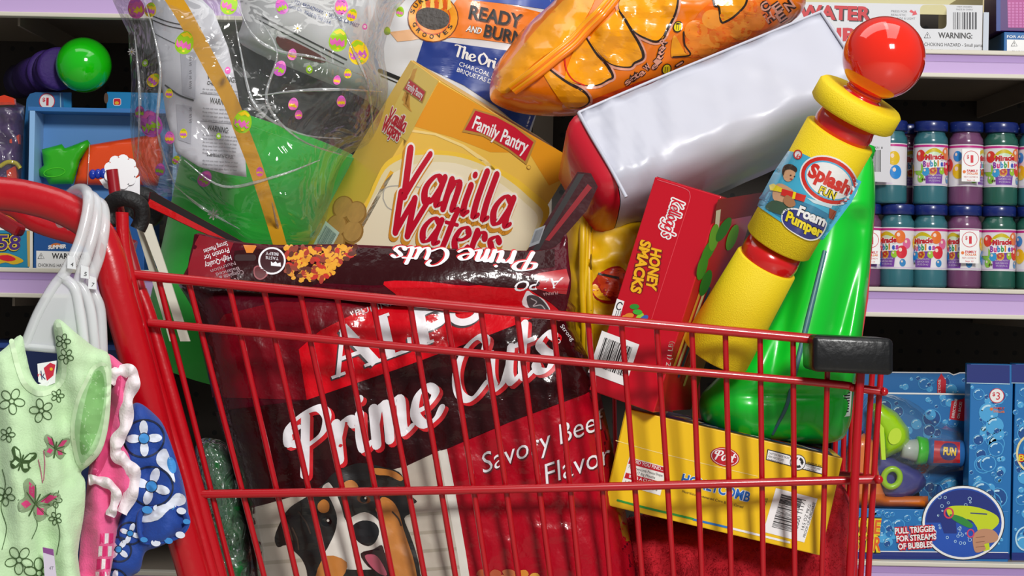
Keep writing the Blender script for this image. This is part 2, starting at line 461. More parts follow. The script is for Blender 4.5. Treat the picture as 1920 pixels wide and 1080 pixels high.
# ================================================================ setting: floor, back panel, shelves
YL = 0.95          # front lip of the shelving
YB = 1.40          # pegboard
def pegmat():
    m = bpy.data.materials.new('pegboard'); m.use_nodes = True; nt = m.node_tree; b = nt.nodes['Principled BSDF']; L = nt.links.new
    tc = nt.nodes.new('ShaderNodeTexCoord'); sc = nt.nodes.new('ShaderNodeVectorMath'); sc.operation = 'SCALE'; sc.inputs[3].default_value = 1 / 0.034
    fr = nt.nodes.new('ShaderNodeVectorMath'); fr.operation = 'FRACTION'
    sub = nt.nodes.new('ShaderNodeVectorMath'); sub.operation = 'SUBTRACT'; sub.inputs[1].default_value = (.5, .5, .5)
    sp = nt.nodes.new('ShaderNodeSeparateXYZ'); cb = nt.nodes.new('ShaderNodeCombineXYZ')
    ln = nt.nodes.new('ShaderNodeVectorMath'); ln.operation = 'LENGTH'
    cr = nt.nodes.new('ShaderNodeMath'); cr.operation = 'LESS_THAN'; cr.inputs[1].default_value = .13
    mx = nt.nodes.new('ShaderNodeMix'); mx.data_type = 'RGBA'; mx.inputs[6].default_value = H('#2e261f'); mx.inputs[7].default_value = H('#0c0a09')
    L(tc.outputs['Object'], sc.inputs[0]); L(sc.outputs[0], fr.inputs[0]); L(fr.outputs[0], sub.inputs[0]); L(sub.outputs[0], sp.inputs[0])
    L(sp.outputs[0], cb.inputs[0]); L(sp.outputs[2], cb.inputs[1]); L(cb.outputs[0], ln.inputs[0]); L(ln.outputs['Value'], cr.inputs[0])
    L(cr.outputs[0], mx.inputs[0]); L(mx.outputs[2], b.inputs['Base Color']); b.inputs['Roughness'].default_value = .7
    return m
struct(MB().box(-3, 3, -3.5, 1.6, -0.05, 0, mat('#b9b4a8', .35, var=.1, bscale=3)).build('floor'))
struct(MB().box(-3, 3, YB, YB + .03, 0, 2.3, pegmat()).build('wall_back'))
LAV = mat('#c7a9dc', .5); LAVD = mat('#b090cb', .5); BEI = mat('#d8d2c2', .4); SHB = mat('#8d8173', .5)
def zat(px, py, Y): return P(px, py, Y).z
def xat(px, Y): return P(px, 540, Y).x
def shelf(x0, x1, ztop, zbot, label):
    t = thing('store_shelf', label, 'shelf', ((x0 + x1) / 2, YL, zbot))
    MB().box(x0, x1, YL + .004, YB, ztop - .03, ztop - .003, SHB).build('shelf_board', t)
    m = MB().box(x0, x1, YL - .004, YL + .006, zbot + .006, ztop - .006, LAV)
    m.box(x0, x1, YL - .0048, YL - .003, ztop - .018, ztop - .006, LAVD)
    m.build('price_channel', t)
    MB().box(x0, x1, YL - .009, YL + .012, ztop - .007, ztop, BEI, .0015).build('edge_trim', t)
    MB().box(x0, x1, YL - .009, YL + .012, zbot, zbot + .007, BEI, .0015).build('edge_trim', t)
    for xx in (x0 + .02, (x0 + x1) / 2, x1 - .02):
        MB().obox(Vector((xx - .002, YL + .03, ztop - .06)), Vector((.004, 0, 0)), Vector((0, YB - YL - .03, 0)), Vector((0, 0, .03)), SHB).build('bracket', t)
    return ztop
XS = xat(1020, YL)
ZL1 = zat(100, -28, YL); ZL2 = zat(100, 503, YL); ZL3 = zat(100, 1066, YL)
ZR1 = zat(1760, 94, YL); ZR2 = zat(1760, 540, YL); ZR3 = zat(1760, 1053, YL)
shelf(-1.6, XS - .004, ZL1, zat(100, 33, YL), 'lavender fronted shelf above the green ball toy, left bay')
shelf(-1.6, XS - .004, ZL2, zat(100, 559, YL), 'lavender fronted shelf behind the plastic hangers, left bay')
shelf(-1.6, XS - .004, ZL3, zat(100, 1120, YL), 'lavender fronted shelf under the blue tray, left bay')
shelf(XS + .004, 1.6, ZR1, zat(1760, 146, YL), 'lavender fronted shelf carrying the white toy box, right bay')
shelf(XS + .004, 1.6, ZR2, zat(1760, 596, YL), 'lavender fronted shelf under the bubble bottles, right bay')
shelf(XS + .004, 1.6, ZR3, zat(1760, 1110, YL), 'lavender fronted shelf under the bubble gun package, right bay')
for i, xx in enumerate((-1.62, XS, 1.62)):
    o = MB().box(xx - .018, xx + .018, YB - .03, YB, 0, 2.3, SHB).build('trim_%d' % (i + 1)); struct(o)
# ================================================================ the shopping cart
CR = mat('#b40315', .3, coat=.35); CRB = mat('#b80415', .28, coat=.35, bump=.12, bscale=90)
cart = thing('shopping_cart', 'red wire shopping cart piled with groceries and toys', 'shopping cart', tuple(P(900, 1200, .2).xy) + (0,))
def Yn(x, y): return 0.02 * (x - 250) / 1400 + .03 * max(0, (y - 560) / 520)
def near(x, y, dy=0): return P(x, y, Yn(x, y) + dy)
def part(m, name): return m.build(name, cart)
# handle tube: near post bends up and back into the push handle, then across to the far post
part(MB().tube([P(250, 470, .45), P(200, 452, .45), P(130, 436, .45), P(66, 415, .45), P(20, 385, .45), P(-60, 372, .44), P(-150, 366, .36), P(-190, 362, .2), P(-170, 362, .06), P(-90, 362, -.03),
                P(0, 363, -.03), P(60, 372, -.03), P(120, 391, -.03), P(172, 424, -.03), P(203, 480, -.03), P(222, 555, -.03), P(262, 700, -.02), P(300, 850, -.01), P(338, 985, 0), P(385, 1150, .01)],
               lambda t: .0172 if t > .38 else .0135, CRB, 20), 'handle_tube')
part(MB().obox(P(-40, 378, .33), P(40, 425, .36) - P(-40, 378, .33), Vector((0, .03, 0)), P(30, 400, .33) - P(40, 380, .33), mat('#8d0a1c', .3, coat=.5), .004), 'handle_bracket')
# rails of the near side, each running round the front corner
def rail(pts, r, far=True):
    a = [near(*p, -.009) for p in pts]
    if far:
        x, y = pts[-1]
        a += [P(x + 5, y, .02), P(x - 2, y - 2, .07), P(x - 42, y - 7, .24), P(x - 82, y - 12, .41), P(x - 108, y - 14, .47), P(x - 150, y - 15, .495)]
    return MB().tube(a, r, CR, 10, 8)
part(rail([(228, 512), (250, 515), (900, 578), (1530, 636)], .0052, False), 'top_rail')
part(rail([(278, 605), (900, 663), (1520, 716), (1600, 727), (1652, 734)], .0042), 'basket_rail')
part(rail([(345, 927), (800, 920), (1200, 911), (1600, 900), (1642, 899)], .0046), 'basket_rail')
ra = lambda x: 515 + (x - 250) * 120 / 1270.
WIRES = [(297, 435), (353, 495), (429, 556), (494, 615), (562, 677), (631, 736), (698, 796), (768, 854), (835, 913), (901, 972), (969, 1032), (1036, 1086), (1102, 1144),
         (1165, 1204), (1231, 1263), (1297, 1316), (1360, 1371), (1425, 1431), (1487, 1490), (1553, 1541)]
for xt, xb in WIRES:
    yt = ra(xt) + 2; k = (xb - xt) / (1080 - yt); xe = xt + k * (1150 - yt)
    part(MB().tube([near(xt, yt), near((xt + xe) / 2, (yt + 1150) / 2), near(xe, 1150)], .0031, CR, 8, 4), 'basket_wire')
# front panel wires (near the bumper), from the near corner to the far corner
fe = P(1652, 734, Yn(1652, 734)); fl = P(1644, 900, Yn(1644, 900))
for xt, xb, Y_, r_ in ((1612, 1594, .012, .0048), (1650, 1628, .055, .0034), (1634, 1614, .12, .0034), (1612, 1602, .2, .0034), (1598, 1590, .27, .0034), (1584, 1577, .34, .0034), (1568, 1562, .41, .0034)):
    part(MB().tube([P(xt + 2, 690, Y_), P((xt + xb) / 2, 885, Y_), P(xb, 1080, Y_), P(xb - 3, 1150, Y_)], r_, CR, 8, 4), 'front_wire')
part(MB().tube([P(1600, 665, .03), P(1652, 668, .06), P(1612, 664, .24), P(1574, 662, .41), P(1545, 660, .47), P(1500, 660, .495)], .005, CR, 10), 'front_top_rail')
# far side
YF = .5
far = lambda z: None
for zt, zb in ((zat(900, 575, 0), 0), (zat(900, 663, 0), 0), (zat(900, 918, 0), 0)):
    part(MB().tube([Vector((-.37, YF, zt + .01)), Vector((fe.x - .03, YF - .01, zt - .012))], .0045, CR, 8, spline=False), 'far_rail')
zt = zat(900, 575, 0); zb = zat(900, 1160, 0)
for i in range(20):
    x = -.34 + i * .0362
    part(MB().tube([Vector((x, YF, zt)), Vector((x + .012, YF - .03, zb))], .003, CR, 6, spline=False), 'far_wire')
# basket floor grid, chassis and casters (below the picture)
m = MB()
for i in range(9): m.tube([Vector((-.27, .06 + i * .05, zb)), Vector((fe.x - .02, .06 + i * .05, zb))], .003, CR, 6, spline=False)
for i in range(5): m.tube([Vector((-.26 + i * .16, .05, zb - .005)), Vector((-.26 + i * .16, .47, zb - .005))], .004, CR, 6, spline=False)
part(m, 'basket_floor')
for yy in (.01, .46):
    part(MB().tube([P(385, 1150, .01) * 1 + Vector((0, yy - .01, 0)), Vector((-.27, yy, .5)), Vector((-.22, yy, .2)), Vector((.3, yy, .16)), Vector((.42, yy, .13))], .014, CR, 12), 'chassis_tube')
    for xx in (-.24, .4):
        part(MB().lathe([(0, -.015), (.058, -.015), (.062, -.008), (.062, .008), (.058, .015), (0, .015)], Vector((xx, yy, .0625)), Vector((0, 1, 0)), mat('#2a2a2c', .6), 24), 'caster_wheel')
        part(MB().box(xx - .012, xx + .012, yy - .024, yy + .024, .06, .16, mat('#9a9a9c', .3, metal=1)), 'caster_fork')
# black corner bumper
o = P(1524, 697, -.022)
m = MB().obox(o, P(1676, 704, -.018) - o, Vector((0, .07, 0)), P(1524, 628, -.022) - o, mat('#0d0d0f', .32, bump=.15, bscale=120), .0055, 3)
part(m, 'corner_bumper')
m = MB().poly(plane_surf(P(1524, 697, -.0222), P(1676, 704, -.0182), P(1524, 628, -.0222)), [(1518, 640), (1521, 634), (1524, 640), (1524, 690), (1519, 684)], BLACK)
# seat rods at the handle end
part(MB().tube([P(210, 318, .03), P(219, 380, .03), P(240, 460, .03), P(262, 540, .03), P(300, 690, .03), P(342, 845, .03)], .0062, mat('#98081b', .3, coat=.5), 12), 'seat_rod')
m = MB().ball(P(347, 850, .026), .0068, mat('#b01026', .3, coat=.4), 16, 10); part(m, 'rod_cap')
part(MB().tube([P(229, 398, -.012), P(229, 410, -.012), P(233, 470, -.012), P(252, 560, -.01), P(285, 690, 0), P(318, 800, .01), P(350, 905, .01), P(400, 1085, .01)], .0068, CRB, 12), 'seat_rod')
part(MB().tube([P(262, 545, .012), P(282, 600, .012), P(322, 740, .012), P(360, 880, .015), P(418, 1100, .02)], .0075, CRB, 12), 'side_post')
# black belt loop and pale strap of the child seat
BELT = mat('#0b0b0d', .6, bump=.4, bscale=200)
m = MB().tube([P(212, 425, .02), P(203, 398, .02), P(212, 378, .015), P(236, 372, .01), P(262, 384, .015), P(266, 410, .02), P(258, 430, .02)], .0085, BELT, 12)
part(m, 'belt_loop'); m = MB()
m.tube([P(236, 376, .12), P(258, 364, .12), P(282, 372, .12), P(294, 392, .12), P(284, 410, .12), P(264, 404, .12), P(246, 388, .12), P(240, 404, .12)], .009, BELT, 12)
part(m, 'belt_loop')
SB = mat('#d9d6c6', .55)
m = MB(); m.slab([(262, 416), (284, 420), (316, 516), (356, 640), (338, 640), (300, 516)], .06, .004, SB)
m.slab([(252, 415), (266, 420), (296, 516), (330, 640), (318, 640), (282, 516)], .07, .004, mat('#bdb9a8', .55))
part(m, 'seat_belt')
# scalloped white paper tag hanging behind the rod
q = []
for i in range(9):
    a = 2 * math.pi * i / 9; q += ell(227 + 22 * math.cos(a), 322 + 22 * math.sin(a), 11, 11, math.degrees(a), 6, -80, 80)
m = MB(); m.slab(q, .055, .001, mat('#f6f6f8', .6))
q2 = [(186, 337), (200, 333), (214, 345), (230, 350), (262, 330), (262, 372), (228, 385), (203, 372), (206, 356), (196, 352)]
m.slab(q2, .058, .001, mat('#efeff2', .6))
tag(m.build('paper_tag'), 'white scalloped paper tag behind the upright red rod', 'tag')
# ================================================================ groceries in the cart
def frame(px, py, Y, u, v, w):
    """Three box edges (pixels across, pixels down, pixels away) made square to each other."""
    k = pxlen(Y); O = P(px, py, Y)
    def vec(a): return Vector(((a[0] * CA + a[1] * SA) * k, a[2] * k, (a[0] * SA - a[1] * CA) * k))
    U, V, W = vec(u), vec(v), vec(w)
    lu, lv, lw = U.length, V.length, W.length
    U.normalize(); V = (V - U * V.dot(U)).normalized(); n = U.cross(V)
    W = n if n.dot(W) > 0 else -n
    return O, U * lu, V * lv, W * lw
def carton(name, label, cat, fr, m, mside=None, bev=.0012):
    O, U, V, W = fr
    t = thing(name, label, cat, tuple(O + V))
    b = MB().obox(O, U, V, W, m, bev)
    return t, b, plane_surf(O, O + U, O + V)
# ---------------------------------------------------------------- vanilla wafers
VG = mat('#eec04e', .35, coat=.15); VO = mat('#e79a1d', .35); VC = mat('#f3e6c6', .35); VT = mat('#f7d98a', .35); GOLD = mat('#b98a3a', .4)
VR = mat('#c8102e', .35); VBR = mat('#d9912c', .4)
fr = frame(824, 151, .20, (257, 146, 115), (-230, 418, 60), (-43, -44, 180))
fr = (fr[0], fr[1], fr[2], fr[3] - fr[1] * .055)
t, b, S = carton('cookie_box', 'yellow vanilla wafers box tilted to the right between the green basket and the white package', 'cookie box', fr, VG)
O, U, V, W = fr
q = lambda u, v: (824 + 257 * u - 168 * v, 151 + 146 * u + 306 * v)      # u across, v down in visible units
def qp(*a): return [q(*p) for p in a]
# orange corner panels at the top and the cream oval
b.poly(S, qp((.0, .01), (.99, .01), (.99, .13)) + [q(.93, .20)] + [q(.72, .20 - .10), q(.5, .2), q(.25, .23), q(.0, .28)][::1], VO, 1)
b.poly(S, qp((.0, .30), (.14, .255), (.33, .235), (.50, .245), (.74, .31), (.99, .42), (.99, .45), (.74, .34), (.5, .268), (.33, .25), (.14, .268), (.0, .315)), VT, 2)
b.poly(S, spl([(700, 345), (722, 305), (755, 287), (790, 281), (854, 285), (909, 302), (963, 331), (1000, 360), (1030, 390), (1018, 430), (1000, 470), (960, 520)], 4) + [(640, 520), (650, 470)], mat('#f5c93f', .35), 2)
b.poly(S, spl([(700, 362), (722, 318), (755, 297), (790, 290), (854, 293), (909, 311), (958, 341), (992, 370), (1018, 398), (1008, 432), (990, 470), (950, 520)], 4) + [(640, 520), (650, 470)], mat('#ead9a6', .35), 2.5); b.poly(S, spl([(700, 372), (730, 330), (765, 312), (800, 304), (854, 306), (905, 324), (950, 352), (984, 380), (1008, 406), (998, 440), (985, 470), (940, 520)], 4) + [(640, 520), (650, 470)], VC, 3)
b.poly(S, [q(.0, .55), q(.025, .55), q(.025, 1.3), q(.0, 1.3)], mat('#f2b530', .35), 3)
# milk glass outline
b.ribbon(S, spl([(718, 372), (722, 353), (745, 348), (790, 352), (815, 372)], 8), 2.2, mat('#b9b3a6', .4), 4)
b.ribbon(S, spl([(718, 372), (726, 388), (742, 396)], 8), 2.2, mat('#b9b3a6', .4), 4)
# brand ribbon
b.poly(S, [(888, 203), (932, 216), (965, 234), (1005, 264), (987, 309), (952, 282), (905, 255), (866, 247)], GOLD, 5)
b.poly(S, [(891, 207), (930, 219), (965, 238), (1000, 266), (984, 302), (952, 277), (905, 250), (871, 243)], VR, 6)
def vwarp(x, y):
    k = (x - 940) / 60.0
    return (x, y + 4 * (1 - k * k) - 2)
b.text(S, 'Family Pantry', (884, 239), (985, 287), 22, WHITE, 8, bold=.022, up=(9, -24))
b.poly(S, ell(991, 313, 4, 4), GOLD, 6); b.poly(S, ell(991, 313, 3, 3), VG, 7)
# big script name
for a, p0, ex, ey in (('Vanilla', (745, 364), (38, 11.5), (13, -54)), ('Wafers', (730, 432), (36, 11), (12, -46))):
    b.script(S, a, p0, ex, ey, VBR, 8, pen=.54, thin=.38, off=(-3, 6), track=.11)
    b.script(S, a, p0, ex, ey, mat('#f6efe4', .4), 9, pen=.46, thin=.30, track=.11)
    b.script(S, a, p0, ex, ey, VR, 10, pen=.31, thin=.12, track=.11)
# narrow side
Ss = plane_surf(O, O + W, O + V)
b.poly(Ss, [(779, 120), (822, 152), (763, 265), (722, 235)], mat('#f3cf62', .35), 1)
for i in range(6): b.poly(Ss, [(775 - i * 4, 130 + i * 13), (783 - i * 4, 128 + i * 13), (758 + i * 3, 190 + i * 4), (754 + i * 3, 188 + i * 4)], mat('#e2a23a', .35), 2)
b.poly(Ss, [(768, 147), (800, 172), (793, 194), (756, 168)], GOLD, 3); b.poly(Ss, [(769, 150), (798, 173), (792, 190), (759, 167)], VR, 4)
b.text(Ss, 'Family Pantry', (763, 166), (792, 187), 13, WHITE, 5, bold=.02, up=(5, -13))
for a, p0, ex in (('Vanilla', (728, 226), (6.3, 4.7)), ('Wafers', (717, 243), (6.2, 4.7))):
    b.script(Ss, a, p0, ex, (5, -15), mat('#f6efe4', .4), 3, pen=.6, thin=.5); b.script(Ss, a, p0, ex, (5, -15), VR, 4, pen=.34, thin=.2)
CK = mat('#cf9a55', .6, var=.2, bscale=80)
for c in ((644, 390), (668, 400), (632, 425), (662, 435), (628, 455)): b.poly(Ss, ell(c[0], c[1], 20, 23, 20), mat('#b27c3a', .6), 2 + .3 * (c[1] % 3)); b.poly(Ss, ell(c[0], c[1] - 1, 17, 20, 20), CK, 3.2 + .3 * (c[1] % 3))
b.barcode(Ss, (612, 415), (26, 22), (-24, 46), mat('#dfe8e0', .4), mat('#5f7a78', .4), 5, seed=3)
b.build('carton', t)
fo = O + W * .02; 
MB().obox(O - W * 0 + U * .01 - V * .0035, U * .98, V * .004, W * .98, mat('#dcb355', .45), .0003).build('top_flap', t)
# ---------------------------------------------------------------- red cereal box (narrow side faces us)
HR = mat('#c70a22', .32, coat=.2)
fr = frame(1228, 331, .075, (119, 40, -48), (-128, 400, 33), (60, -7, 250))
t, b, S = carton('cereal_box', 'red cereal box standing upright with honey coloured lettering, beside the yellow foam pumper', 'cereal box', fr, HR)
O, U, V, W = fr
sU, sV = (119 / 119, 40 / 119.), (-.305, .953)
# logo reading downwards
b.script(S, "Kellogg's", (1262, 372), (-3.6, 12.2), (13.5, 3.8), WHITE, 2, pen=.62, thin=.55)
b.script(S, "Kellogg's", (1262, 372), (-3.6, 12.2), (13.5, 3.8), RED, 3, pen=.24, thin=.13)
HB = mat('#7a1512', .5); HY = mat('#f2b51c', .4)
for a, p0, p1 in (('SMACKS', (1203, 449), (1183, 547)), ('HONEY', (1222, 464), (1212, 542))):
    up = (19, 5)
    for k, (bo, mm, lay) in enumerate(((.12, HB, 2), (.045, HY, 3))):
        b.text(S, a, p0, p1, 20, mm, lay + (1.3 if a == 'SMACKS' else 0), bold=bo, up=up)
b.ribbon(S, [(1233, 337), (1285, 354), (1294, 366), (1292, 380)], 1.2, mat('#e0606c', .5), 2); b.ribbon(S, [(1292, 380), (1222, 598)], 1.2, mat('#e0404c', .5), 2)
b.poly(S, [(1157, 560), (1171, 565), (1160, 604), (1146, 597)], WHITE, 2); b.ribbon(S, ell(1162, 574, 5, 7, 20, 12, 40, 320), 2, INK, 3)
for i in range(3): b.ribbon(S, [(1152 + i * 4, 600), (1157 + i * 4, 583)], 1.0, INK, 3)
# small coloured burst of leaves (plain)
for c, mm in (((1190, 575), '#2f8f2c'), ((1196, 585), '#3fae35'), ((1180, 592), '#e08a2c'), ((1172, 596), '#f0a93a'), ((1200, 594), '#9ccf3a'), ((1208, 597), '#3d5fb0')):
    b.poly(S, ell(c[0], c[1], 9, 5, -40 + c[0] % 50), mat(mm, .5), 3 + (c[0] % 7) * .3)
b.barcode(S, (1129, 620), (70, 26), (-26, 78), WHITE, INK, 3, seed=8)
# right hand face with a leafy picture
Sr = plane_surf(O + U, O + U + W, O + U + V)
b.poly(Sr, [(1346, 374), (1432, 360), (1420, 402), (1335, 418)], mat('#8a0c1a', .4), 1)
for i, (x, y, a) in enumerate(((1328, 470, -62), (1338, 445, -80), (1356, 430, -60), (1316, 500, -75), (1372, 445, -70), (1322, 530, -70))):
    b.poly(Sr, ell(x, y, 26, 9, a, 14), mat(('#3f8f22', '#6cab2a', '#2d7a1e')[i % 3], .45), 2 + i * .3)
for i in range(5): b.ribbon(Sr, [(1322 + i * 4, 520 + i * 10), (1262 + i * 5, 690 + i * 8)], 4, mat(('#d8a63a', '#e9d8a0', '#3b3a66', '#b02028', '#e0c070')[i], .45), 2)
b.poly(Sr, [(1342, 395), (1351, 392), (1346, 440), (1338, 450)], mat('#d8d0b8', .4), 2)
b.text(Sr, 'OZ (1 LB)', (1254, 700), (1262, 640), 9, WHITE, 3)
b.build('carton', t)
MB().obox(O + U * .02 + W * .01 - V * .003, U * .96, V * .0035, W * .98, mat('#8f0a1b', .4), .0003).build('top_flap', t)
# ---------------------------------------------------------------- yellow cereal box lying on its side
YL_ = mat('#f2c40d', .35, coat=.15)
fr = frame(1174, 766, .092, (398, 89, -45), (-50, 178, 0), (52, -26, 300))
t, b, S = carton('cereal_box', 'yellow cereal box lying on its side under the green jug, on the red plush', 'cereal box', fr, YL_)
O, U, V, W = fr
PR = mat('#c0182a', .3, coat=.4)
b.poly(S, ell(1359, 857, 28, 18, 12), PR, 2); b.poly(S, ell(1359, 857, 26, 16, 12), WHITE, 3); b.poly(S, ell(1359, 857, 24.5, 15, 12), PR, 4)
b.script(S, 'Post', (1340, 860), (12.2, 2.5), (3, -10), WHITE, 5, pen=.3, thin=.16)
for bo, mm, la, of in ((.07, mat('#e8f0f8', .4), 2, (0, 0)), (.03, mat('#1d63b8', .35), 3, (0, 0))):
    b.text(S, 'HONEYCOMB', (1276, 905), (1404, 941), 18, mm, la, bold=bo, up=(5, -17.5))
b.text(S, 'Nutritious Sweetened Corn & Oat Cereal', (1279, 923), (1393, 953), 5, INK, 2)
b.poly(S, [(1180, 857), (1250, 876), (1238, 929), (1165, 908)], mat('#ecebe4', .45), 2)
for y0 in (0, 27): b.poly(S, aff([(0, 0), (1, 0), (1, 1), (0, 1)], (1181 - y0 * .27, 859 + y0), (67, 18), (-3, 10)), PR, 3)
b.text(S, 'DID YOU FIND...', (1188, 868), (1243, 883), 6.5, WHITE, 4, bold=.01); b.text(S, 'BIG & A CLOSE-UP', (1179, 895), (1238, 911), 6, WHITE, 4, bold=.01)
b.text(S, '71 Honeycomb Pieces/Shape', (1178, 877), (1242, 894), 5, INK, 3); b.text(S, '17 Big Mouths', (1194, 889), (1228, 898), 5, INK, 3); b.text(S, '1 & 71 with 3 more', (1172, 905), (1232, 921), 5, INK, 3)
b.poly(S, [(1439, 842), (1482, 853), (1486, 862), (1542, 876), (1542, 890), (1436, 862)], INK, 2); b.poly(S, [(1440.5, 844), (1481, 855), (1485, 864), (1541, 877.5), (1541, 888), (1437.5, 861)], WHITE, 3)
b.poly(S, ell(1496, 867, 15, 15), INK, 4); b.poly(S, ell(1496, 867, 13.6, 13.6), WHITE, 5)
for a in (90, 210, 330):
    b.ribbon(S, ell(1496, 867, 8, 8, 0, 8, a - 35, a + 35), 5, INK, 6, caps=False)
    e = ell(1496, 867, 8, 8, 0, 1, a + 40, a + 60)[0]; b.poly(S, ell(e[0], e[1], 4, 4, a, 3), INK, 6)
for i, s_ in enumerate(('CARTON MADE FROM', '100% RECYCLED', 'PAPERBOARD')): b.text(S, s_, (1441 - i, 851 + i * 6), (1479 - i * 2 - (8 if i else 0), 861 + i * 6 - (2 if i else 0)), 4, INK, 4)
for i, s_ in enumerate(('MINIMUM 35%', 'POST-CONSUMER', 'CONTENT')): b.text(S, s_, (1512 - i, 868.5 + i * 6), (1540 - i * 2 - (6 if i == 2 else 0), 876 + i * 6 - (2 if i == 2 else 0)), 4, INK, 4)
b.poly(S, [(1455, 915), (1533, 935), (1508, 1017), (1431, 997)], WHITE, 2)
for i in range(30):
    y0 = i / 30; wv = random.choice((.008, .012, .02))
    b.poly(S, aff([(.16, .1 + y0 * .76), (.66, .1 + y0 * .76), (.66, .1 + y0 * .76 + wv), (.16, .1 + y0 * .76 + wv)], (1455, 915), (78, 20), (-24, 82)), INK, 3)
b.text(S, '43000 11171', (1494, 998), (1511, 938), 7, INK, 3, up=(-8, -2)); b.text(S, '14.5 OZ PKG', (1507, 994), (1521, 947), 5, INK, 3, up=(-6, -2)); b.text(S, 'PROOF-OF-PURCHASE', (1510, 1008), (1529, 943), 4, INK, 3, up=(-5, -2))
b.text(S, 'POST FOODS', (1430, 963), (1440, 935), 5, INK, 3, up=(-5, -2))
b.ribbon(S, [(1155, 826), (1240, 850), (1420, 893)], 1.3, mat('#f8e38a', .5), 1.5)
b.ribbon(S, [(1158, 938), (1215, 953), (1300, 973)], 4, mat('#2f9a3a', .4), 2); b.ribbon(S, [(1300, 974), (1365, 989)], 4, mat('#2a78c0', .4), 2); b.ribbon(S, [(1365, 989), (1480, 1017)], 4, WHITE, 2)
St = plane_surf(O, O + U, O + W)
nv = -V.normalized()
Sl = lambda u, v, h: O + U * u + W * v + nv * h
b.local = True
b.poly(Sl, [(.18, .06), (.96, .06), (.96, .94), (.18, .94)], mat('#3a3560', .4), 2)
for i in range(60): b.poly(Sl, ell(.22 + (i * 37 % 71) / 100, .12 + (i * 53 % 77) / 100, .03, .05, i * 40, 10), mat(('#243a86', '#a8281e', '#d6a21a', '#e8e0d0')[i % 4], .4), 3 + (i % 5) * .3)
b.poly(Sl, [(0, 0), (1, 0), (1, .03), (0, .03)], mat('#c98d3a', .6), 1)
b.local = False
b.build('carton', t)
MB().obox(O - U * .003 + W * .01, U * .004, V * .98, W * .98, mat('#d6ac10', .45), .0003).build('end_flap', t)
# ---------------------------------------------------------------- white wrapped package with red end
WP = mat('#c2c3d0', .34, coat=.12, bump=.22, bscale=9)
fr = frame(1086, 211, .125, (474, -206, 110), (66, 158, -60), (-20, 100, 240))
O, U, V, W = fr
t = thing('wrapped_package', 'long white plastic wrapped package with a red end, under the orange snack bag', 'package', tuple(O + V))
bm = MB(); n = U.cross(V).normalized(); n = n if n.dot(CAM - O) > 0 else -n
D = -n * .135
def wsec(a):                                  # rounded section: sharp top edge, soft bottom edge
    pts = [V * (k / 6 * .74) for k in range(7)]
    for k in range(1, 9):
        th = k / 8 * math.pi / 2; pts.append(V * (.74 + .26 * math.sin(th)) + D * .32 * (1 - math.cos(th)))
    for k in range(1, 6): pts.append(V * (1 + .01 * math.sin(k)) + D * (.32 + .68 * k / 5))
    pts += [V * .5 + D * 1.0, D * 1.0, D * .66, D * .33]
    return pts
NS = 40; sec = [wsec(0) for _ in range(NS + 1)]; K = len(sec[0])
V_ = []
for i in range(NS + 1):
    a = i / NS
    for k, p in enumerate(sec[i]):
        f = 1.0
        q3 = O + U * a + p
        amp = .0035 if 0 < i < NS else 0
        c = V * .55 + D * .5
        if i in (0, NS): q3 = O + U * (a + (.004 if i == 0 else -.004)) + p * .985 + c * .015
        wv = noise.noise(Vector((a * 9, k * .35, 1.7))) * amp + amp * .8 * math.exp(-a * 5) * math.sin(a * 60 + k * .9)
        V_.append(q3 + n * wv)
F_ = [(i * K + k, i * K + (k + 1) % K, (i + 1) * K + (k + 1) % K, (i + 1) * K + k) for i in range(NS) for k in range(K)]
bm.add(V_, F_, WP, True)
RE = mat('#c5182c', .3, coat=.3, bump=.2, bscale=14)
e0 = [O + p * .99 + (V * .55 + D * .5) * .01 for p in sec[0]]; e1 = [O + U + p * .99 + (V * .55 + D * .5) * .01 for p in sec[0]]
be = MB(); be.add([e - U.normalized() * .0012 for e in e0], [tuple(range(K))], RE); bm.add(e1, [tuple(range(K))[::-1]], WP); bm.build('wrapper', t)
# red end bulging to the left
c0 = O + V * .55 + D * .5
N2 = 6
rings = []
for j in range(N2 + 1):
    th = j / N2 * math.pi / 2; rings.append([c0 + (p - c0) * math.cos(th) ** .5 - U.normalized() * .028 * math.sin(th) for p in e0])
be.add([v for r in rings for v in r], [(j * K + k, (j + 1) * K + k, (j + 1) * K + (k + 1) % K, j * K + (k + 1) % K) for j in range(N2) for k in range(K)], RE, True)
be.build('red_end', t)
sm = MB(); Sw = plane_surf(O, O + U, O + V)
sm.tube([O - U * .003 + V * .0 + n * .001, O + U * .3 + n * .002 - V * .008, O + U * .7 + n * .001 - V * .006, O + U * 1.0 + n * .001], .0016, WP, 8)
sm.tube([O - U * .003 + n * .001, O + V * .3 - U * .004 + n * .002, O + V * .7 + n * .002, O + V * 1.06 + n * .0], .0022, WP, 8)
sm.tube([O + U * .995 + n * .001, O + U * .998 + V * .4 + n * .002, O + U + V * .8 + n * .002], .002, WP, 8)
sm.build('sealed_seam', t)
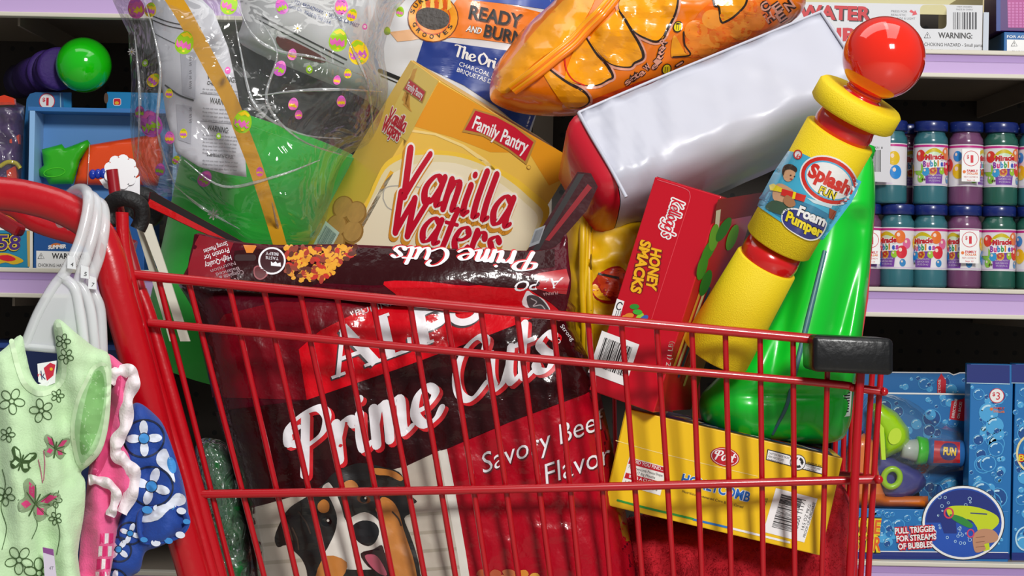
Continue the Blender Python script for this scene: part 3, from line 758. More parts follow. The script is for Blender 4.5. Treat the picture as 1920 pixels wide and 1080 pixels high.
# ---------------------------------------------------------------- dog food bag
PK_ = dict(rough=.3, coat=.3, spec=.15, bump=.42, bscale=60)
MAR = mat('#4e0416', **PK_); DRED = mat('#720516', **PK_); BRN = mat('#30060a', **PK_); BRED = mat('#d2081a', **PK_); LRED = mat('#a8081e', **PK_)
PW = mat('#eceaee', .4, coat=.3, bump=.2, bscale=55); PSH = mat('#d00f1e', .35, coat=.3)
bag = thing('dog_food_bag', 'big maroon dog food bag with a puppy picture and folded-over top', 'dog food bag', tuple(P(800, 1150, .12)))
out = spl([(350, 520), (362, 580), (384, 680), (406, 765), (434, 860), (458, 960), (478, 1080), (486, 1180), (820, 1185), (1196, 1180), (1192, 1060), (1178, 985), (1160, 900), (1140, 800), (1115, 700), (1080, 620), (1064, 560), (900, 540), (600, 520)], 3, True)
def bulge(x, y):                                   # a dent under the flap so the shoulder of the bag turns up
    return .00013 * max(0, min(45, 600 - y)) - .00007 * max(0, min(45, 645 - y))
B = MB(); Yf = B.pillow(out, .155, .088, MAR, R=110, step=15, wr=.004, wscale=.011, back=.7, extra=bulge, p=2.4)
S = field_surf(Yf); LD = 9
def bp(pts, m, l=2): B.poly(S, pts, m, l, LD)
bp([(384, 640), (420, 590), (520, 565), (700, 570), (700, 690), (575, 750), (398, 745)], DRED, 2)
bp([(560, 655), (600, 620), (690, 575), (1010, 572), (1010, 592), (900, 635), (745, 692), (575, 750)], BRED, 3)
bp([(402, 772), (480, 762), (575, 750), (745, 692), (900, 635), (1010, 592), (1064, 580), (1085, 635), (1112, 700), (1122, 724), (1097, 739), (960, 790), (826, 844), (762, 874), (640, 905), (500, 945), (458, 950), (436, 866)], BRN, 4)
bp([(838, 842), (960, 790), (1097, 739), (1122, 724), (1140, 800), (1160, 900), (1178, 985), (1190, 1060), (1192, 1170), (895, 1172)], LRED, 3)
bp([(472, 952), (500, 945), (640, 905), (762, 874), (826, 844), (843, 930), (862, 1040), (880, 1172), (492, 1172)], mat('#b9b0a2', .3, coat=.4, var=.12, bscale=25), 4)
bp([(822, 846), (838, 842), (854, 925), (874, 1040), (894, 1172), (878, 1172), (858, 1040), (838, 930)], mat('#d6d2c8', .3, coat=.4), 5)
for i in range(5): bp([(476 + i * 3, 985 + i * 34), (835 + i * 10, 958 + i * 34), (836 + i * 10, 964 + i * 34), (476 + i * 3, 992 + i * 34)], mat('#a39a8a', .3, coat=.4), 4.5)
# the puppy
KB = mat('#17120f', .35, coat=.4); TAN = mat('#c07a34', .35, coat=.4, var=.25, bscale=60); DW = mat('#dcd6cc', .35, coat=.4); PINK = mat('#b8566a', .3, coat=.4)
bp(spl([(579, 1172), (577, 1085), (568, 1052), (552, 1034), (536, 1022), (521, 1026), (515, 1008), (526, 978), (543, 952), (574, 932), (606, 908), (622, 890), (645, 877), (676, 868), (716, 875), (748, 885), (760, 905), (772, 930), (782, 941), (768, 948), (770, 962), (758, 972), (768, 1000), (780, 1035), (788, 1075), (792, 1172)], 3, True), KB, 6)
bp(spl([(604, 915), (616, 930), (626, 950), (632, 972), (628, 998), (614, 1028), (604, 1050), (640, 1066), (690, 1068), (716, 1060), (722, 1020), (714, 985), (704, 970), (684, 960), (662, 968), (648, 975), (640, 950), (630, 925), (620, 908), (614, 905)], 3, True), DW, 7)
bp(spl([(716, 932), (736, 940), (748, 960), (756, 990), (766, 1020), (776, 1052), (780, 1090), (745, 1085), (728, 1050), (726, 1010), (716, 985), (712, 965), (704, 955)], 3, True), TAN, 7)
bp(spl([(596, 945), (607, 936), (617, 944), (616, 958), (606, 962), (597, 957)], 3, True), TAN, 8); bp(spl([(645, 905), (660, 900), (672, 912), (662, 922), (648, 918)], 3, True), TAN, 8)
bp(spl([(700, 878), (735, 882), (755, 895), (750, 902), (728, 892), (706, 890)], 3, True), TAN, 8); bp(spl([(612, 1042), (650, 1054), (640, 1085), (600, 1120), (592, 1080)], 3, True), TAN, 8)
bp(ell(612, 978, 10, 9, 20), mat('#050505', .15, coat=1), 8); bp(ell(615, 976, 2.5, 2.5), DW, 9)
bp(ell(682, 936, 13, 8, 12), mat('#5a3216', .2, coat=.8), 8); bp(ell(682, 936, 7, 6, 12), mat('#070504', .15, coat=1), 9); bp(ell(685, 934, 2, 2), DW, 10)
bp(spl([(662, 985), (680, 976), (702, 980), (711, 996), (704, 1016), (690, 1024), (672, 1016), (662, 1000)], 3, True), mat('#141214', .3, coat=.6), 9)
bp(spl([(676, 1038), (700, 1030), (716, 1022), (722, 1040), (732, 1068), (740, 1092), (716, 1078), (690, 1062)], 3, True), mat('#2a0c10', .3, coat=.5), 9)
bp(spl([(684, 1042), (702, 1040), (714, 1052), (726, 1078), (712, 1076), (694, 1060)], 3, True), PINK, 10)
for (x0, y0, x1, y1) in ((527, 960, 548, 1012), (560, 960, 582, 1000), (745, 910, 776, 938), (736, 960, 752, 985), (548, 990, 560, 1030)): B.ribbon(S, [(x0, y0), ((x0 + x1) / 2 + 3, (y0 + y1) / 2), (x1, y1)], 3, mat('#3c2c22', .4, coat=.3), 8, L=LD)
# names
def serif(pts, m, l, wd, o, ex, ey, off=(0, 0)):
    for k in pts:
        a, b, wk = k; q = aff([a, b], (o[0] + off[0], o[1] + off[1]), ex, ey); B.ribbon(S, q, wd * wk, m, l, caps=False, L=LD)
AL = {'A': [((.08, 0), (.5, 1), .45), ((.5, 1.02), (.9, 0), 1.1), ((.24, .36), (.74, .36), .4), ((-.05, .03), (.25, .03), .32), ((.66, .03), (1.08, .03), .32)],
      'L': [((.22, 0), (.22, 1), 1.1), ((.02, .97), (.46, .97), .32), ((.02, .03), (.9, .03), .36), ((.86, .0), (.9, .3), .4)],
      'P': [((.24, 0), (.24, 1), 1.1), ((.02, .97), (.5, .97), .32), ((.02, .03), (.5, .03), .32)]}
LIG = mat('#3a3134', .35, coat=.4)
o, ex, ey = (622, 711), (.985, -.36), (.0, -.86)
def A_(ch, x0, w, o, h, ex, ey, m, l, wd, off=(0, 0)):
    oo = (o[0] + ex[0] * x0, o[1] + ex[1] * x0)
    serif(AL[ch], m, l, wd, oo, (ex[0] * w, ex[1] * w), (ey[0] * h, ey[1] * h), off)
for m_, l_, of_, wd in ((LIG, 5, (-2, 3), 21), (PW, 6.5, (0, 0), 18)):
    A_('A', 5, 88, o, 92, ex, (-.3, -.85), m_, l_, wd, of_); A_('L', 100, 58, o, 88, ex, (-.2, -.9), m_, l_, wd, of_); A_('P', 163, 64, o, 84, ex, (-.18, -.9), m_, l_, wd, of_)
    pp = [(788 + of_[0], 588 + of_[1]), (812 + of_[0], 578 + of_[1]), (830 + of_[0], 584 + of_[1]), (828 + of_[0], 602 + of_[1]), (800 + of_[0], 616 + of_[1])]
    B.ribbon(S, pp, wd * .7, m_, l_, L=LD); B.ribbon(S, [(p[0] + of_[0], p[1] + of_[1]) for p in ell(873, 584, 27, 19, -20, 20)], wd * .75, m_, l_, closed=True, L=LD)
B.text(S, 'PURINA', (668, 592), (746, 570), 11, mat('#c9bcc0', .35), 6.5, L=LD)
for a, p0, ex_, ey_ in (('Prime', (563, 893), (70, -28.5), (-13, -66)), ('Cuts', (857, 758), (63, -24), (-6, -66))):
    B.script(S, a, p0, ex_, ey_, PSH, 6, pen=.29, thin=.13, off=(6, 5), L=LD)
    B.script(S, a, p0, ex_, ey_, PW, 7.5, pen=.27, thin=.11, L=LD)
B.ribbon(S, spl([(562, 800), (545, 812), (537, 825), (552, 836), (566, 828)], 5), 8, PW, 7.5, L=LD)
B.ribbon(S, ell(1047, 640, 3.5, 3.5, 0, 10), 1.2, PW, 7, closed=True)
for a, p0, p1, hh in (('Savory Beef', (906, 888), (1134, 802), 40), ('Flavor', (1024, 909), (1146, 868), 41)):
    for m_, l_, of_ in ((mat('#5a0812', .4), 6, (2, 2.5)), (PW, 7, (0, 0))):
        B.text(S, a, (p0[0] + of_[0], p0[1] + of_[1]), (p1[0] + of_[0], p1[1] + of_[1]), hh, m_, l_, bold=-.004, up=(-3, -hh), L=LD)
FOOD = ['#b5522a', '#d98a2a', '#a83324', '#c06a3a', '#e0a238']
for i in range(26):
    x = 905 + (i * 53 % 130); y = 1066 + (i * 29 % 60) + abs(x - 965) * .15
    bp(spl([(x + random.uniform(8, 14) * math.cos(a), y + random.uniform(6, 11) * math.sin(a)) for a in [k * .9 for k in range(7)]], 2, True), mat(FOOD[i % 5], .4, coat=.3), 5 + i * .15)
B.text(S, 'Strong', (1050, 612), (1072, 640), 8, PW, 7, L=LD)
# glossy yellow food picture on the side gusset
bp([(1143, 870), (1160, 905), (1172, 960), (1182, 1020), (1168, 1010), (1156, 950)], mat('#a8741c', .3, coat=.4), 5)
B.build('bag_body', bag)
# folded-over top
FL = MB()
fo = spl([(362, 455), (372, 437), (440, 452), (520, 459), (640, 458), (760, 463), (880, 467), (1000, 470), (1042, 462), (1062, 438), (1066, 480), (1071, 525), (1066, 560), (1046, 606), (960, 604), (860, 588), (700, 568), (520, 548), (352, 534), (352, 500)], 3, True)
def fY(x, y):
    top = 462; k = (y - top) / 110.0
    z = .080 - .020 * math.sin(max(0, min(1, k)) * math.pi * .7) + .010 * max(0, -k)
    z += .006 * math.sin(x * .013 + k) + .004 * ((x - 700) / 350.0) ** 2
    if k > .7: z += .03 * (k - .7)
    return z
Vt, F_, nb, _b = poly_mesh(fo, 11)
def fsurf(x, y, h): return P(x, y, fY(x, y) - h)
fr_ = [P(x, y, fY(x, y)) for x, y in Vt]; bk_ = [p + Vector((0, .012, 0)) for p in fr_]
FL._solid(Vt, F_, nb, fr_, bk_, MAR, MAR)
S2 = fsurf; L2 = 11
def fp(pts, m, l=2): FL.poly(S2, pts, m, l, L2)
fp([(353, 500), (366, 455), (374, 440), (438, 455), (420, 500), (440, 535), (353, 531)], mat('#8a0a1c', .22, coat=.7, bump=.3, bscale=40), 2)
fp([(560, 462), (1000, 472), (1040, 466), (1040, 500), (900, 520), (700, 535), (600, 530), (555, 548), (430, 536), (440, 470)], BRN, 2)
fp(spl([(720, 528), (800, 528), (880, 536), (960, 528), (1000, 548), (1046, 580), (1046, 604), (960, 602), (870, 588), (770, 572), (740, 550)], 3, True), BRED, 3)
fp(spl([(850, 500), (940, 512), (1000, 520), (1010, 536), (960, 540), (880, 530)], 3, True), BRN, 4)
R_ = random.Random(11)
for k in range(230):
    x = R_.uniform(536, 668); y = R_.uniform(463, 526)
    if y > 524 - max(0, x - 605) * .85: continue
    a = R_.uniform(0, 180); lay = 3 + (k % 40) * .05
    if k % 3: fp(ell(x, y, R_.uniform(6, 9), 4.5, a, 10), mat(('#d98f1e', '#c22a1c', '#8e3a26', '#a8301e', '#5a2416')[k % 5], .35, coat=.3), lay)
    else:
        c, s_ = math.cos(math.radians(a)), math.sin(math.radians(a)); fp(ell(x, y, 7, 3, a, 8), mat('#e6a22a', .35, coat=.3), lay)
        for e in (-1, 1): fp(ell(x + e * 6 * c, y + e * 6 * s_, 3.6, 4.6, a, 8), mat('#e6a22a', .35, coat=.3), lay + .02)
FL.ribbon(S2, ell(510, 489, 24, 24, -8, 24), 3.4, PW, 5, closed=True); fp(ell(510, 489, 22.5, 22.5, -8), mat('#3a0a12', .3, coat=.5), 5)
FL.text(S2, 'BEEFY', (522, 474), (498, 472), 5, PW, 6, up=(0, 6)); FL.text(S2, 'TASTE', (522, 482), (498, 480), 5, PW, 6, up=(0, 6))
fp([(508, 498), (527, 500), (526, 492), (520, 494), (517, 490), (512, 493), (508, 490)], PW, 6)
fp(spl([(476, 502), (486, 498), (502, 508), (500, 518), (488, 525), (477, 518)], 3, True), mat('#9a4a50', .3, coat=.5), 4); fp(spl([(478, 504), (486, 500), (499, 509), (497, 517), (488, 522), (479, 516)], 3, True), mat('#5c0a14', .3, coat=.5), 5)
fp([(456, 459), (482, 460), (474, 474), (462, 474)], mat('#d97d18', .4, coat=.4), 3); fp(rrect(440, 477, 480, 489, 5), mat('#2a0508', .4), 3)
for i, (a, p0, p1, hh) in enumerate((('Strong Muscles', (425, 452), (381, 468), 9), ('Protein for', (428, 464), (381, 480), 10), ('High-Quality', (432, 478), (383, 494), 10), ('Nutrition', (440, 490), (394, 506), 7), ('Balanced', (447, 500), (404, 512), 7), ('Complete &', (455, 506), (410, 518), 8), ('100%', (446, 520), (424, 526), 9))):
    FL.text(S2, a, p0, p1, hh, PW if i < 3 else mat('#a88a90', .4), 4, up=(3, hh))
for m_, l_, of_, pen in ((PSH, 5, (-2, -2), .27), (PW, 6.5, (0, 0), .26)):
    FL.script(S2, 'Prime', (1004, 474), (-37.0, -2.2), (-4, 21), m_, l_, pen=pen, thin=.11, off=of_, L=L2)
    FL.script(S2, 'Cuts', (842, 466), (-34.5, -1.6), (-4, 21), m_, l_, pen=pen, thin=.11, off=of_, L=L2)
fp([(1010, 512), (1062, 504), (1068, 525), (1062, 552), (1030, 548), (1000, 540), (975, 530)], mat('#b50c1c', .25, coat=.6), 3)
FL.text(S2, 'ALPO', (1057, 520), (966, 528), 18, PW, 5, bold=.012, shear=.12, up=(-3, 20))
FL.text(S2, 'PURINA', (1046, 546), (1018, 549), 5, mat('#d8a0a4', .4), 5, up=(0, 6))
fp(spl([(980, 572), (984, 552), (990, 545), (1000, 552), (1020, 562), (1032, 584), (1010, 586)], 3, True), PW, 5); fp(spl([(992, 576), (988, 556), (1004, 554), (1018, 564), (1030, 583), (1010, 584)], 3, True), mat('#4a4448', .4), 6)
FL.ribbon(S2, spl([(996, 560), (1006, 566), (1000, 574), (1014, 572), (1022, 580)], 5), 2, mat('#b8b4b8', .4), 7)
flap = FL.build('folded_top', bag)
# sealed top edges sticking out at both ends of the fold
SL = MB()
a, b2, c_, d_ = P(281, 361, .1), P(457, 455, .085), P(425, 450, .083), P(275, 387, .098)
ssf = plane_surf(a, b2, d_)
SL.slab([(281, 360), (291, 362), (458, 455), (452, 462), (418, 452), (371, 433), (275, 387)], .092, .004, MAR)
sfl = lambda x, y, h: P(x, y, .092 - h)
SL.poly(sfl, [(282, 361), (290, 362), (457, 455), (425, 449), (281, 373)], mat('#18080a', .4), 1.5)
SL.poly(sfl, [(281, 373), (425, 449), (418, 451), (371, 432), (276, 386)], mat('#c81a1c', .2, coat=.7, bump=.5, bscale=60), 2)
SL.build('sealed_edge', flap)
SL = MB(); SL.slab([(1083, 322), (1108, 325), (1121, 350), (1100, 395), (1050, 452), (1036, 474), (985, 474), (1020, 420)], .10, .006, mat('#3c0a10', .25, coat=.6, bump=.3, bscale=40))
sfl = lambda x, y, h: P(x, y, .10 - h)
SL.poly(sfl, [(1084, 326), (1096, 326), (1010, 470), (998, 470)], mat('#140608', .4), 2); SL.poly(sfl, [(1102, 345), (1110, 352), (1030, 452), (1022, 450)], mat('#8c1620', .3), 2)
SL.barcode(sfl, (1003, 430), (20, -8), (-12, 34), mat('#8a8c90', .4), mat('#55585e', .4), 3)
SL.build('sealed_edge', flap)
# ---------------------------------------------------------------- foam pumper
FY = mat('#f3d410', .62, bump=.3, bscale=900); FYS = mat('#e8c60c', .7, bump=.3, bscale=900); TR = mat('#cf1414', .2, coat=.6)
BALLR = mat('#ea2408', .08, coat=1, spec=.6)
k = pxlen(.03)
def ax(px, py, dz): return P(px, py, .03 + dz * k)
pb, pt_ = ax(1345, 655, 110), ax(1657, 108, -110)
AX = (pt_ - pb).normalized(); ALEN = (pt_ - pb).length
def on(t): return pb + AX * (ALEN * t)
t = thing('foam_pumper', 'yellow foam and red plastic water pumper with a red ball knob', 'water toy', tuple(pb))
def rr_(px): return px * k
def cyl(t0, t1, r0, r1, m, name, lip=3):
    L_ = ALEN * (t1 - t0)
    return MB().lathe([(0, 0), (rr_(r0 - lip), 0), (rr_(r0), rr_(lip)), (rr_(r0 + (r1 - r0) * .5), L_ * .5), (rr_(r1), L_ - rr_(lip)), (rr_(r1 - lip), L_), (0, L_)], on(t0), AX, m, 64)
cyl(-.015, .312, 69, 61, FY, '').build('foam_sleeve', t)
m = MB().lathe([(rr_(30), 0), (rr_(52), 0), (rr_(56), rr_(8)), (rr_(57), rr_(22)), (rr_(54), rr_(42)), (rr_(30), rr_(46))], on(.30), AX, TR, 48); m.build('collar', t)
c = cyl(.378, .752, 66, 68, FY, ''); SURF = cyl_surf(on(.5), AX, rr_(67) + .0006)
SKY = mat('#46b3d6', .15, coat=.8); LBL = dict(L=9)
c.poly(SURF, [(1478, 283), (1505, 288), (1615, 340), (1597, 378), (1543, 450), (1500, 438), (1470, 420), (1420, 386), (1430, 362), (1450, 325)], SKY, 1, 9)
c.poly(SURF, [(1423, 372), (1440, 350), (1490, 372), (1530, 388), (1555, 402), (1535, 440), (1490, 425), (1450, 400)], mat('#2f7fa6', .15, coat=.8), 1.5, 9)
OVR = mat('#d8281e', .15, coat=.8); OVB = mat('#58b8e0', .15, coat=.8); LW = mat('#f4f3f2', .15, coat=.8); NAVY = mat('#2a2f7e', .15, coat=.8); LY = mat('#f4dc12', .15, coat=.8)
for rx, ry, mm, la in ((57, 44, LW, 2), (54, 41, OVR, 3), (47, 34, OVB, 4), (44, 31, LW, 5)): c.poly(SURF, ell(1554, 338, rx, ry, 28, 40), mm, la, 9)
c.text(SURF, 'Splash', (1514, 328), (1587, 365), 23, OVR, 6, bold=.05, up=(11, -24), L=9)
c.text(SURF, 'FUN', (1533, 360), (1563, 373), 13, INK, 6, bold=.07, up=(6, -13), L=9); c.text(SURF, 'FUN', (1534, 360), (1563, 373), 13, LY, 7, bold=.02, up=(6, -13), L=9)
# boy with a red water pumper
SK = mat('#d9a67e', .15, coat=.8); HAIR = mat('#3a2a20', .15, coat=.8); SHD = mat('#b07a52', .15, coat=.8)
c.poly(SURF, spl([(1452, 352), (1462, 344), (1478, 350), (1490, 362), (1486, 384), (1466, 384), (1450, 372)], 3, True), SK, 3, 9)
c.poly(SURF, ell(1481, 326, 11, 15, 18), SK, 4, 9); c.poly(SURF, spl([(1468, 322), (1472, 311), (1484, 308), (1495, 315), (1494, 323), (1484, 318), (1474, 320), (1470, 330)], 3, True), HAIR, 5, 9)
c.poly(SURF, ell(1484, 329, 1.6, 1.3), HAIR, 6); c.poly(SURF, ell(1491, 331, 1.4, 1.2), HAIR, 6); c.poly(SURF, ell(1485, 336, 3, 1.2, 20), mat('#a8483c', .2), 6)
c.poly(SURF, spl([(1450, 376), (1470, 380), (1488, 388), (1480, 404), (1450, 398), (1436, 388)], 3, True), mat('#3f5a44', .15, coat=.8), 4, 9)
c.poly(SURF, [(1444, 348), (1452, 345), (1470, 354), (1468, 361), (1446, 357)], LY, 6, 9)
c.poly(SURF, [(1468, 354), (1512, 366), (1508, 378), (1466, 366)], OVR, 7, 9); c.poly(SURF, [(1489, 359), (1494, 360), (1491, 373), (1486, 372)], LY, 8)
c.poly(SURF, spl([(1476, 366), (1488, 372), (1492, 384), (1480, 388), (1470, 378)], 3, True), SHD, 7.5, 9)
c.poly(SURF, [(1512, 370), (1560, 384), (1558, 390), (1525, 380)], mat('#cfe6ee', .15, coat=.8), 3, 9)
c.poly(SURF, [(1555, 390), (1568, 396), (1562, 412), (1553, 408)], mat('#a84a2a', .15, coat=.8), 3, 9)
for p in (ell(1497, 290, 7, 8),): c.poly(SURF, p, LW, 3); c.ribbon(SURF, p, 2.2, OVR, 4, closed=True)
c.text(SURF, '6+', (1494, 295), (1501, 298), 8, OVR, 5, bold=.02)
# name badge
bd = [(1468, 397), (1480, 390), (1500, 392), (1545, 412), (1548, 425), (1538, 443), (1526, 450), (1508, 448), (1478, 430), (1466, 414)]
c.poly(SURF, spl(bd, 4, True), LW, 4, 9); cx, cy = 1507, 421
c.poly(SURF, [(cx + (p[0] - cx) * .94, cy + (p[1] - cy) * .9) for p in spl(bd, 4, True)], NAVY, 5, 9)
for bo, mm, la in ((.075, INK, 6), (.045, LW, 7)):
    c.text(SURF, 'Foam', (1494, 402), (1543, 423), 19, mm, la, bold=bo, up=(7, -18), L=9)
for bo, mm, la in ((.075, INK, 6.5), (.045, LY, 8)):
    c.text(SURF, 'Pumper', (1473, 412), (1537, 444), 19, mm, la, bold=bo, up=(6, -18), L=9)
c.build('foam_barrel', t)
m = MB().lathe([(rr_(30), 0), (rr_(50), 0), (rr_(56), rr_(10)), (rr_(57), rr_(24)), (rr_(54), rr_(38)), (rr_(46), rr_(46)), (rr_(44), rr_(62)), (0, rr_(62))], on(.738), AX, TR, 48); m.build('collar', t)
cyl(.812, .876, 83, 83, FY, '', 5).build('foam_ring', t)
MB().lathe([(rr_(22), 0), (rr_(38), 0), (rr_(38), rr_(5)), (rr_(34), rr_(6)), (rr_(34), rr_(11)), (rr_(36), rr_(12)), (rr_(33), rr_(17)), (rr_(30), rr_(22)), (0, rr_(24))], on(.870), AX, TR, 40).build('neck', t)
MB().ball(on(1.0), rr_(74.5), BALLR, 64, 40).build('ball_knob', t)
# ---------------------------------------------------------------- green jug
JG = mat('#06c62c', .32, coat=.25); JGD = mat('#04a824', .35)
t = thing('detergent_jug', 'bright green plastic jug with a grey seam line, leaning behind the yellow foam pumper', 'jug', tuple(P(1460, 830, .15)))
# rounded cross sections (left px, right px, y) along the leaning body, at depth
JY = .205
secs = [(1596, 1632, 292, .030), (1590, 1637, 302, .034), (1570, 1640, 330, .046), (1545, 1641, 375, .058), (1515, 1637, 440, .070), (1480, 1630, 520, .080), (1440, 1620, 600, .088), (1385, 1612, 670, .094),
        (1338, 1604, 715, .096), (1313, 1600, 745, .096), (1314, 1597, 780, .095), (1330, 1590, 806, .090), (1360, 1578, 824, .076), (1420, 1550, 832, .04)]
def jpt(u, v):
    i = min(v * (len(secs) - 1), len(secs) - 1.0001); a = int(i); f = i - a
    n = len(secs)
    def cr(j):
        p = [secs[max(0, min(n - 1, a + o))][j] for o in (-1, 0, 1, 2)]
        return .5 * (2 * p[1] + (p[2] - p[0]) * f + (2 * p[0] - 5 * p[1] + 4 * p[2] - p[3]) * f * f + (3 * p[1] - p[0] - 3 * p[2] + p[3]) * f ** 3)
    l, r, y, d = cr(0), cr(1), cr(2), cr(3)
    th = 2 * math.pi * u; c, s_ = math.cos(th), math.sin(th); e = .62
    x = math.copysign(abs(c) ** e, c); z = math.copysign(abs(s_) ** e, s_)
    cx, hx = (l + r) / 2, (r - l) / 2
    px = cx + hx * x
    # ridge beside the seam and a hollow grip on the right half
    g = 0
    if s_ < 0:
        seam = seamx(y)
        g += .026 * math.exp(-((px - (seam + 62)) / 26.0) ** 2) * max(0, min(1, (y - 385) / 30)) * max(0, min(1, (690 - y) / 60))
        g += .009 * math.exp(-((px - (seam - 42)) / 16.0) ** 2) * max(0, min(1, (y - 480) / 60)) * max(0, min(1, (800 - y) / 60))
        g += .005 * math.exp(-((y - 742) / 9.0) ** 2) * max(0, min(1, (px - 1350) / 60))
    return P(px, y, JY + d * z + g)
def seamx(y): return 1548 - max(0, y - 465) * .245 if y < 760 else 1476 - (y - 760) * .5
m = MB().grid(jpt, 96, 70, JG, True); jb = m.build('jug_body', t)
def jfront(x, y, h):
    # nearest front point of the body at this pixel
    v = 0; n = len(secs)
    for i in range(n - 1):
        if secs[i][2] <= y <= secs[i + 1][2]:
            v = (i + (y - secs[i][2]) / (secs[i + 1][2] - secs[i][2])) / (n - 1)
    best = None
    for q in range(49):
        u = .5 + q / 96.0
        p = jpt(u, v); r = ray(x, y); d = (p - CAM) - r * (p - CAM).dot(r)
        if best is None or d.length < best[0]: best = (d.length, p)
    p = best[1]
    return P(x, y, p.y - h)
sm = MB(); sm.tube([jfront(x, y, .0008) for x, y in [(seamx(y), y) for y in (470, 500, 540, 580, 620, 660, 700, 735, 765, 795, 815)]], lambda q: .0032 * (1 - abs(q - .35) * .8), mat('#3f6f78', .4), 8, 4, flat=.5)
sm.build('mould_seam', jb)
lb = MB()
lp = lambda x, y: jfront(x, y, 0)
lb.slab([(1634, 470), (1642, 380), (1628, 560), (1614, 650), (1606, 650), (1622, 545)], JY - .02, .0012, mat('#c41a30', .35))
lb.slab([(1619, 592), (1616, 610), (1606, 614), (1609, 596)], JY - .0215, .001, WHITE); lb.slab([(1612, 614), (1606, 655), (1598, 655), (1604, 615)], JY - .0215, .001, mat('#5a9a2a', .4))
lb.build('back_label', t)
bc = MB(); bs = lambda x, y, h: P(x, y, JY - .070 + (x - 1578) * .0011 - h)
bc.slab([(1584, 700), (1600, 700), (1594, 780), (1579, 782)], lambda x, y: JY - .0695 + (x - 1578) * .0011, .001, mat('#dfe9df', .4))
for i in range(14): bc.poly(bs, [(1586 - i * .42, 706 + i * 5), (1597 - i * .42, 705 + i * 5), (1596.6 - i * .42, 707.5 + i * 5), (1585.6 - i * .42, 708.5 + i * 5)], INK, 1)
bc.build('barcode_label', t)
MB().lathe([(0, 0), (.014, 0), (.0145, .012), (.013, .016), (0, .017)], P(1613, 296, JY), P(1620, 270, JY) - P(1613, 296, JY), mat('#05a826', .35), 28).build('jug_neck', t)
# ---------------------------------------------------------------- yellow zip bag behind the red cereal box
YP = mat('#e3b408', .4, bump=.3, bscale=30)
t = thing('zip_pouch', 'yellow plastic pouch with a zip seam and round red emblem, beside the red cereal box', 'pouch', tuple(P(1130, 700, .2)))
m = MB(); Yf = m.pillow([(1062, 398), (1105, 392), (1150, 402), (1200, 410), (1235, 430), (1215, 520), (1190, 600), (1165, 680), (1130, 720), (1090, 690), (1068, 620), (1060, 500)], .21, .03, YP, R=45, step=12, wr=.012, wscale=.03)
S = field_surf(Yf)
m.poly(S, spl([(1118, 520), (1140, 503), (1163, 500), (1178, 520), (1172, 552), (1148, 570), (1120, 562), (1108, 542)], 4, True), mat('#b01818', .35), 2, 12)
m.poly(S, spl([(1120, 515), (1142, 506), (1166, 503), (1176, 522), (1170, 548), (1150, 558), (1128, 545)], 4, True), mat('#d8431a', .35), 3, 12)
m.poly(S, spl([(1112, 534), (1112, 548), (1124, 561), (1146, 563), (1130, 552), (1120, 535)], 4, True), mat('#f0b21a', .35), 4, 12)
m.poly(S, [(1122, 511), (1160, 519), (1162, 524), (1121, 515)], INK, 5, 12)
pb2 = m.build('pouch_body', t)
z = MB()
for dx, r_, mm in ((0, .0042, YP), (6, .0028, mat('#f0c820', .35)), (12, .0042, YP)):
    z.tube([P(1092 + dx + a, y, Yf(1092 + dx, min(max(y, 410), 660)) - .001) for a, y in ((2, 396), (1, 450), (0, 520), (2, 580), (4, 640), (3, 700))], r_, mm, 8)
z.tube([P(1108 + (i % 2), 420 + i * 9, Yf(1108, 420 + i * 9) - .001) for i in range(26)], .0008, mat('#8a6a10', .6), 5, 1)
z.build('zip_seam', pb2)
# ---------------------------------------------------------------- orange snack bag
OR = mat('#f57c08', .24, coat=.5, bump=.16, bscale=13); OY = mat('#fba40c', .24, coat=.5, bump=.16, bscale=13); ORD = mat('#d8400a', .26, coat=.5, bump=.2, bscale=22); OPK = mat('#e8a48c', .3, coat=.4); LINE = mat('#2a1a14', .3, coat=.3)
t = thing('snack_bag', 'puffy orange snack bag with flame shaped print above the white package', 'snack bag', tuple(P(1200, 200, .24)))
m = MB(); Yf = m.pillow(spl([(918, 175), (926, 130), (950, 95), (985, 50), (1030, 10), (1090, -40), (1250, -90), (1420, -90), (1500, -30), (1505, 20), (1440, 70), (1330, 120), (1200, 185), (1085, 216), (985, 214), (930, 196)], 4, True), .26, .085, OR, R=95, step=13, wr=.012, wscale=.013)
S = field_surf(Yf)
def op(p, mm, l=2, c=True): m.poly(S, spl(p, 4, True) if c else p, mm, l, 7)
op([(1085, 214), (1070, 196), (1100, 190), (1160, 168), (1210, 150), (1290, 128), (1340, 108), (1330, 122), (1200, 187), (1110, 212)], ORD, 2)
op([(925, 150), (960, 110), (1010, 50), (1070, -10), (1120, -20), (1080, 60), (1000, 120), (950, 175)], OY, 2)
# flame edge: yellow area with a pale then black outline
fl = [(1095, 60), (1090, 75), (1102, 95), (1117, 120), (1132, 138), (1118, 158), (1080, 170), (1052, 205), (1000, 212), (975, 200), (1005, 150), (1040, 110), (1070, 85)]
TE = [[(1024, 125), (1060, 152), (1095, 172), (1105, 190), (1088, 202), (1060, 200)], [(1096, 66), (1118, 100), (1138, 122), (1149, 143), (1140, 150), (1118, 160), (1085, 158), (1058, 148)],
      [(1161, 20), (1182, 55), (1200, 85), (1206, 108), (1190, 118), (1180, 126), (1150, 122), (1128, 106), (1105, 74)], [(1274, -30), (1268, 20), (1250, 58), (1244, 70), (1232, 78), (1215, 74), (1190, 60), (1175, 38), (1160, 5), (1200, -40)]]
for q in TE:
    m.ribbon(S, spl(q, 5), 12, OPK, 3, L=7)
for q in TE: op(q + [(q[0][0] - 10, q[0][1] + 6)], OY, 4)
for q in TE: m.ribbon(S, spl(q, 5), lambda f: 1.5 + 4.2 * (1 - abs(2 * f - .6)), LINE, 5, L=7)
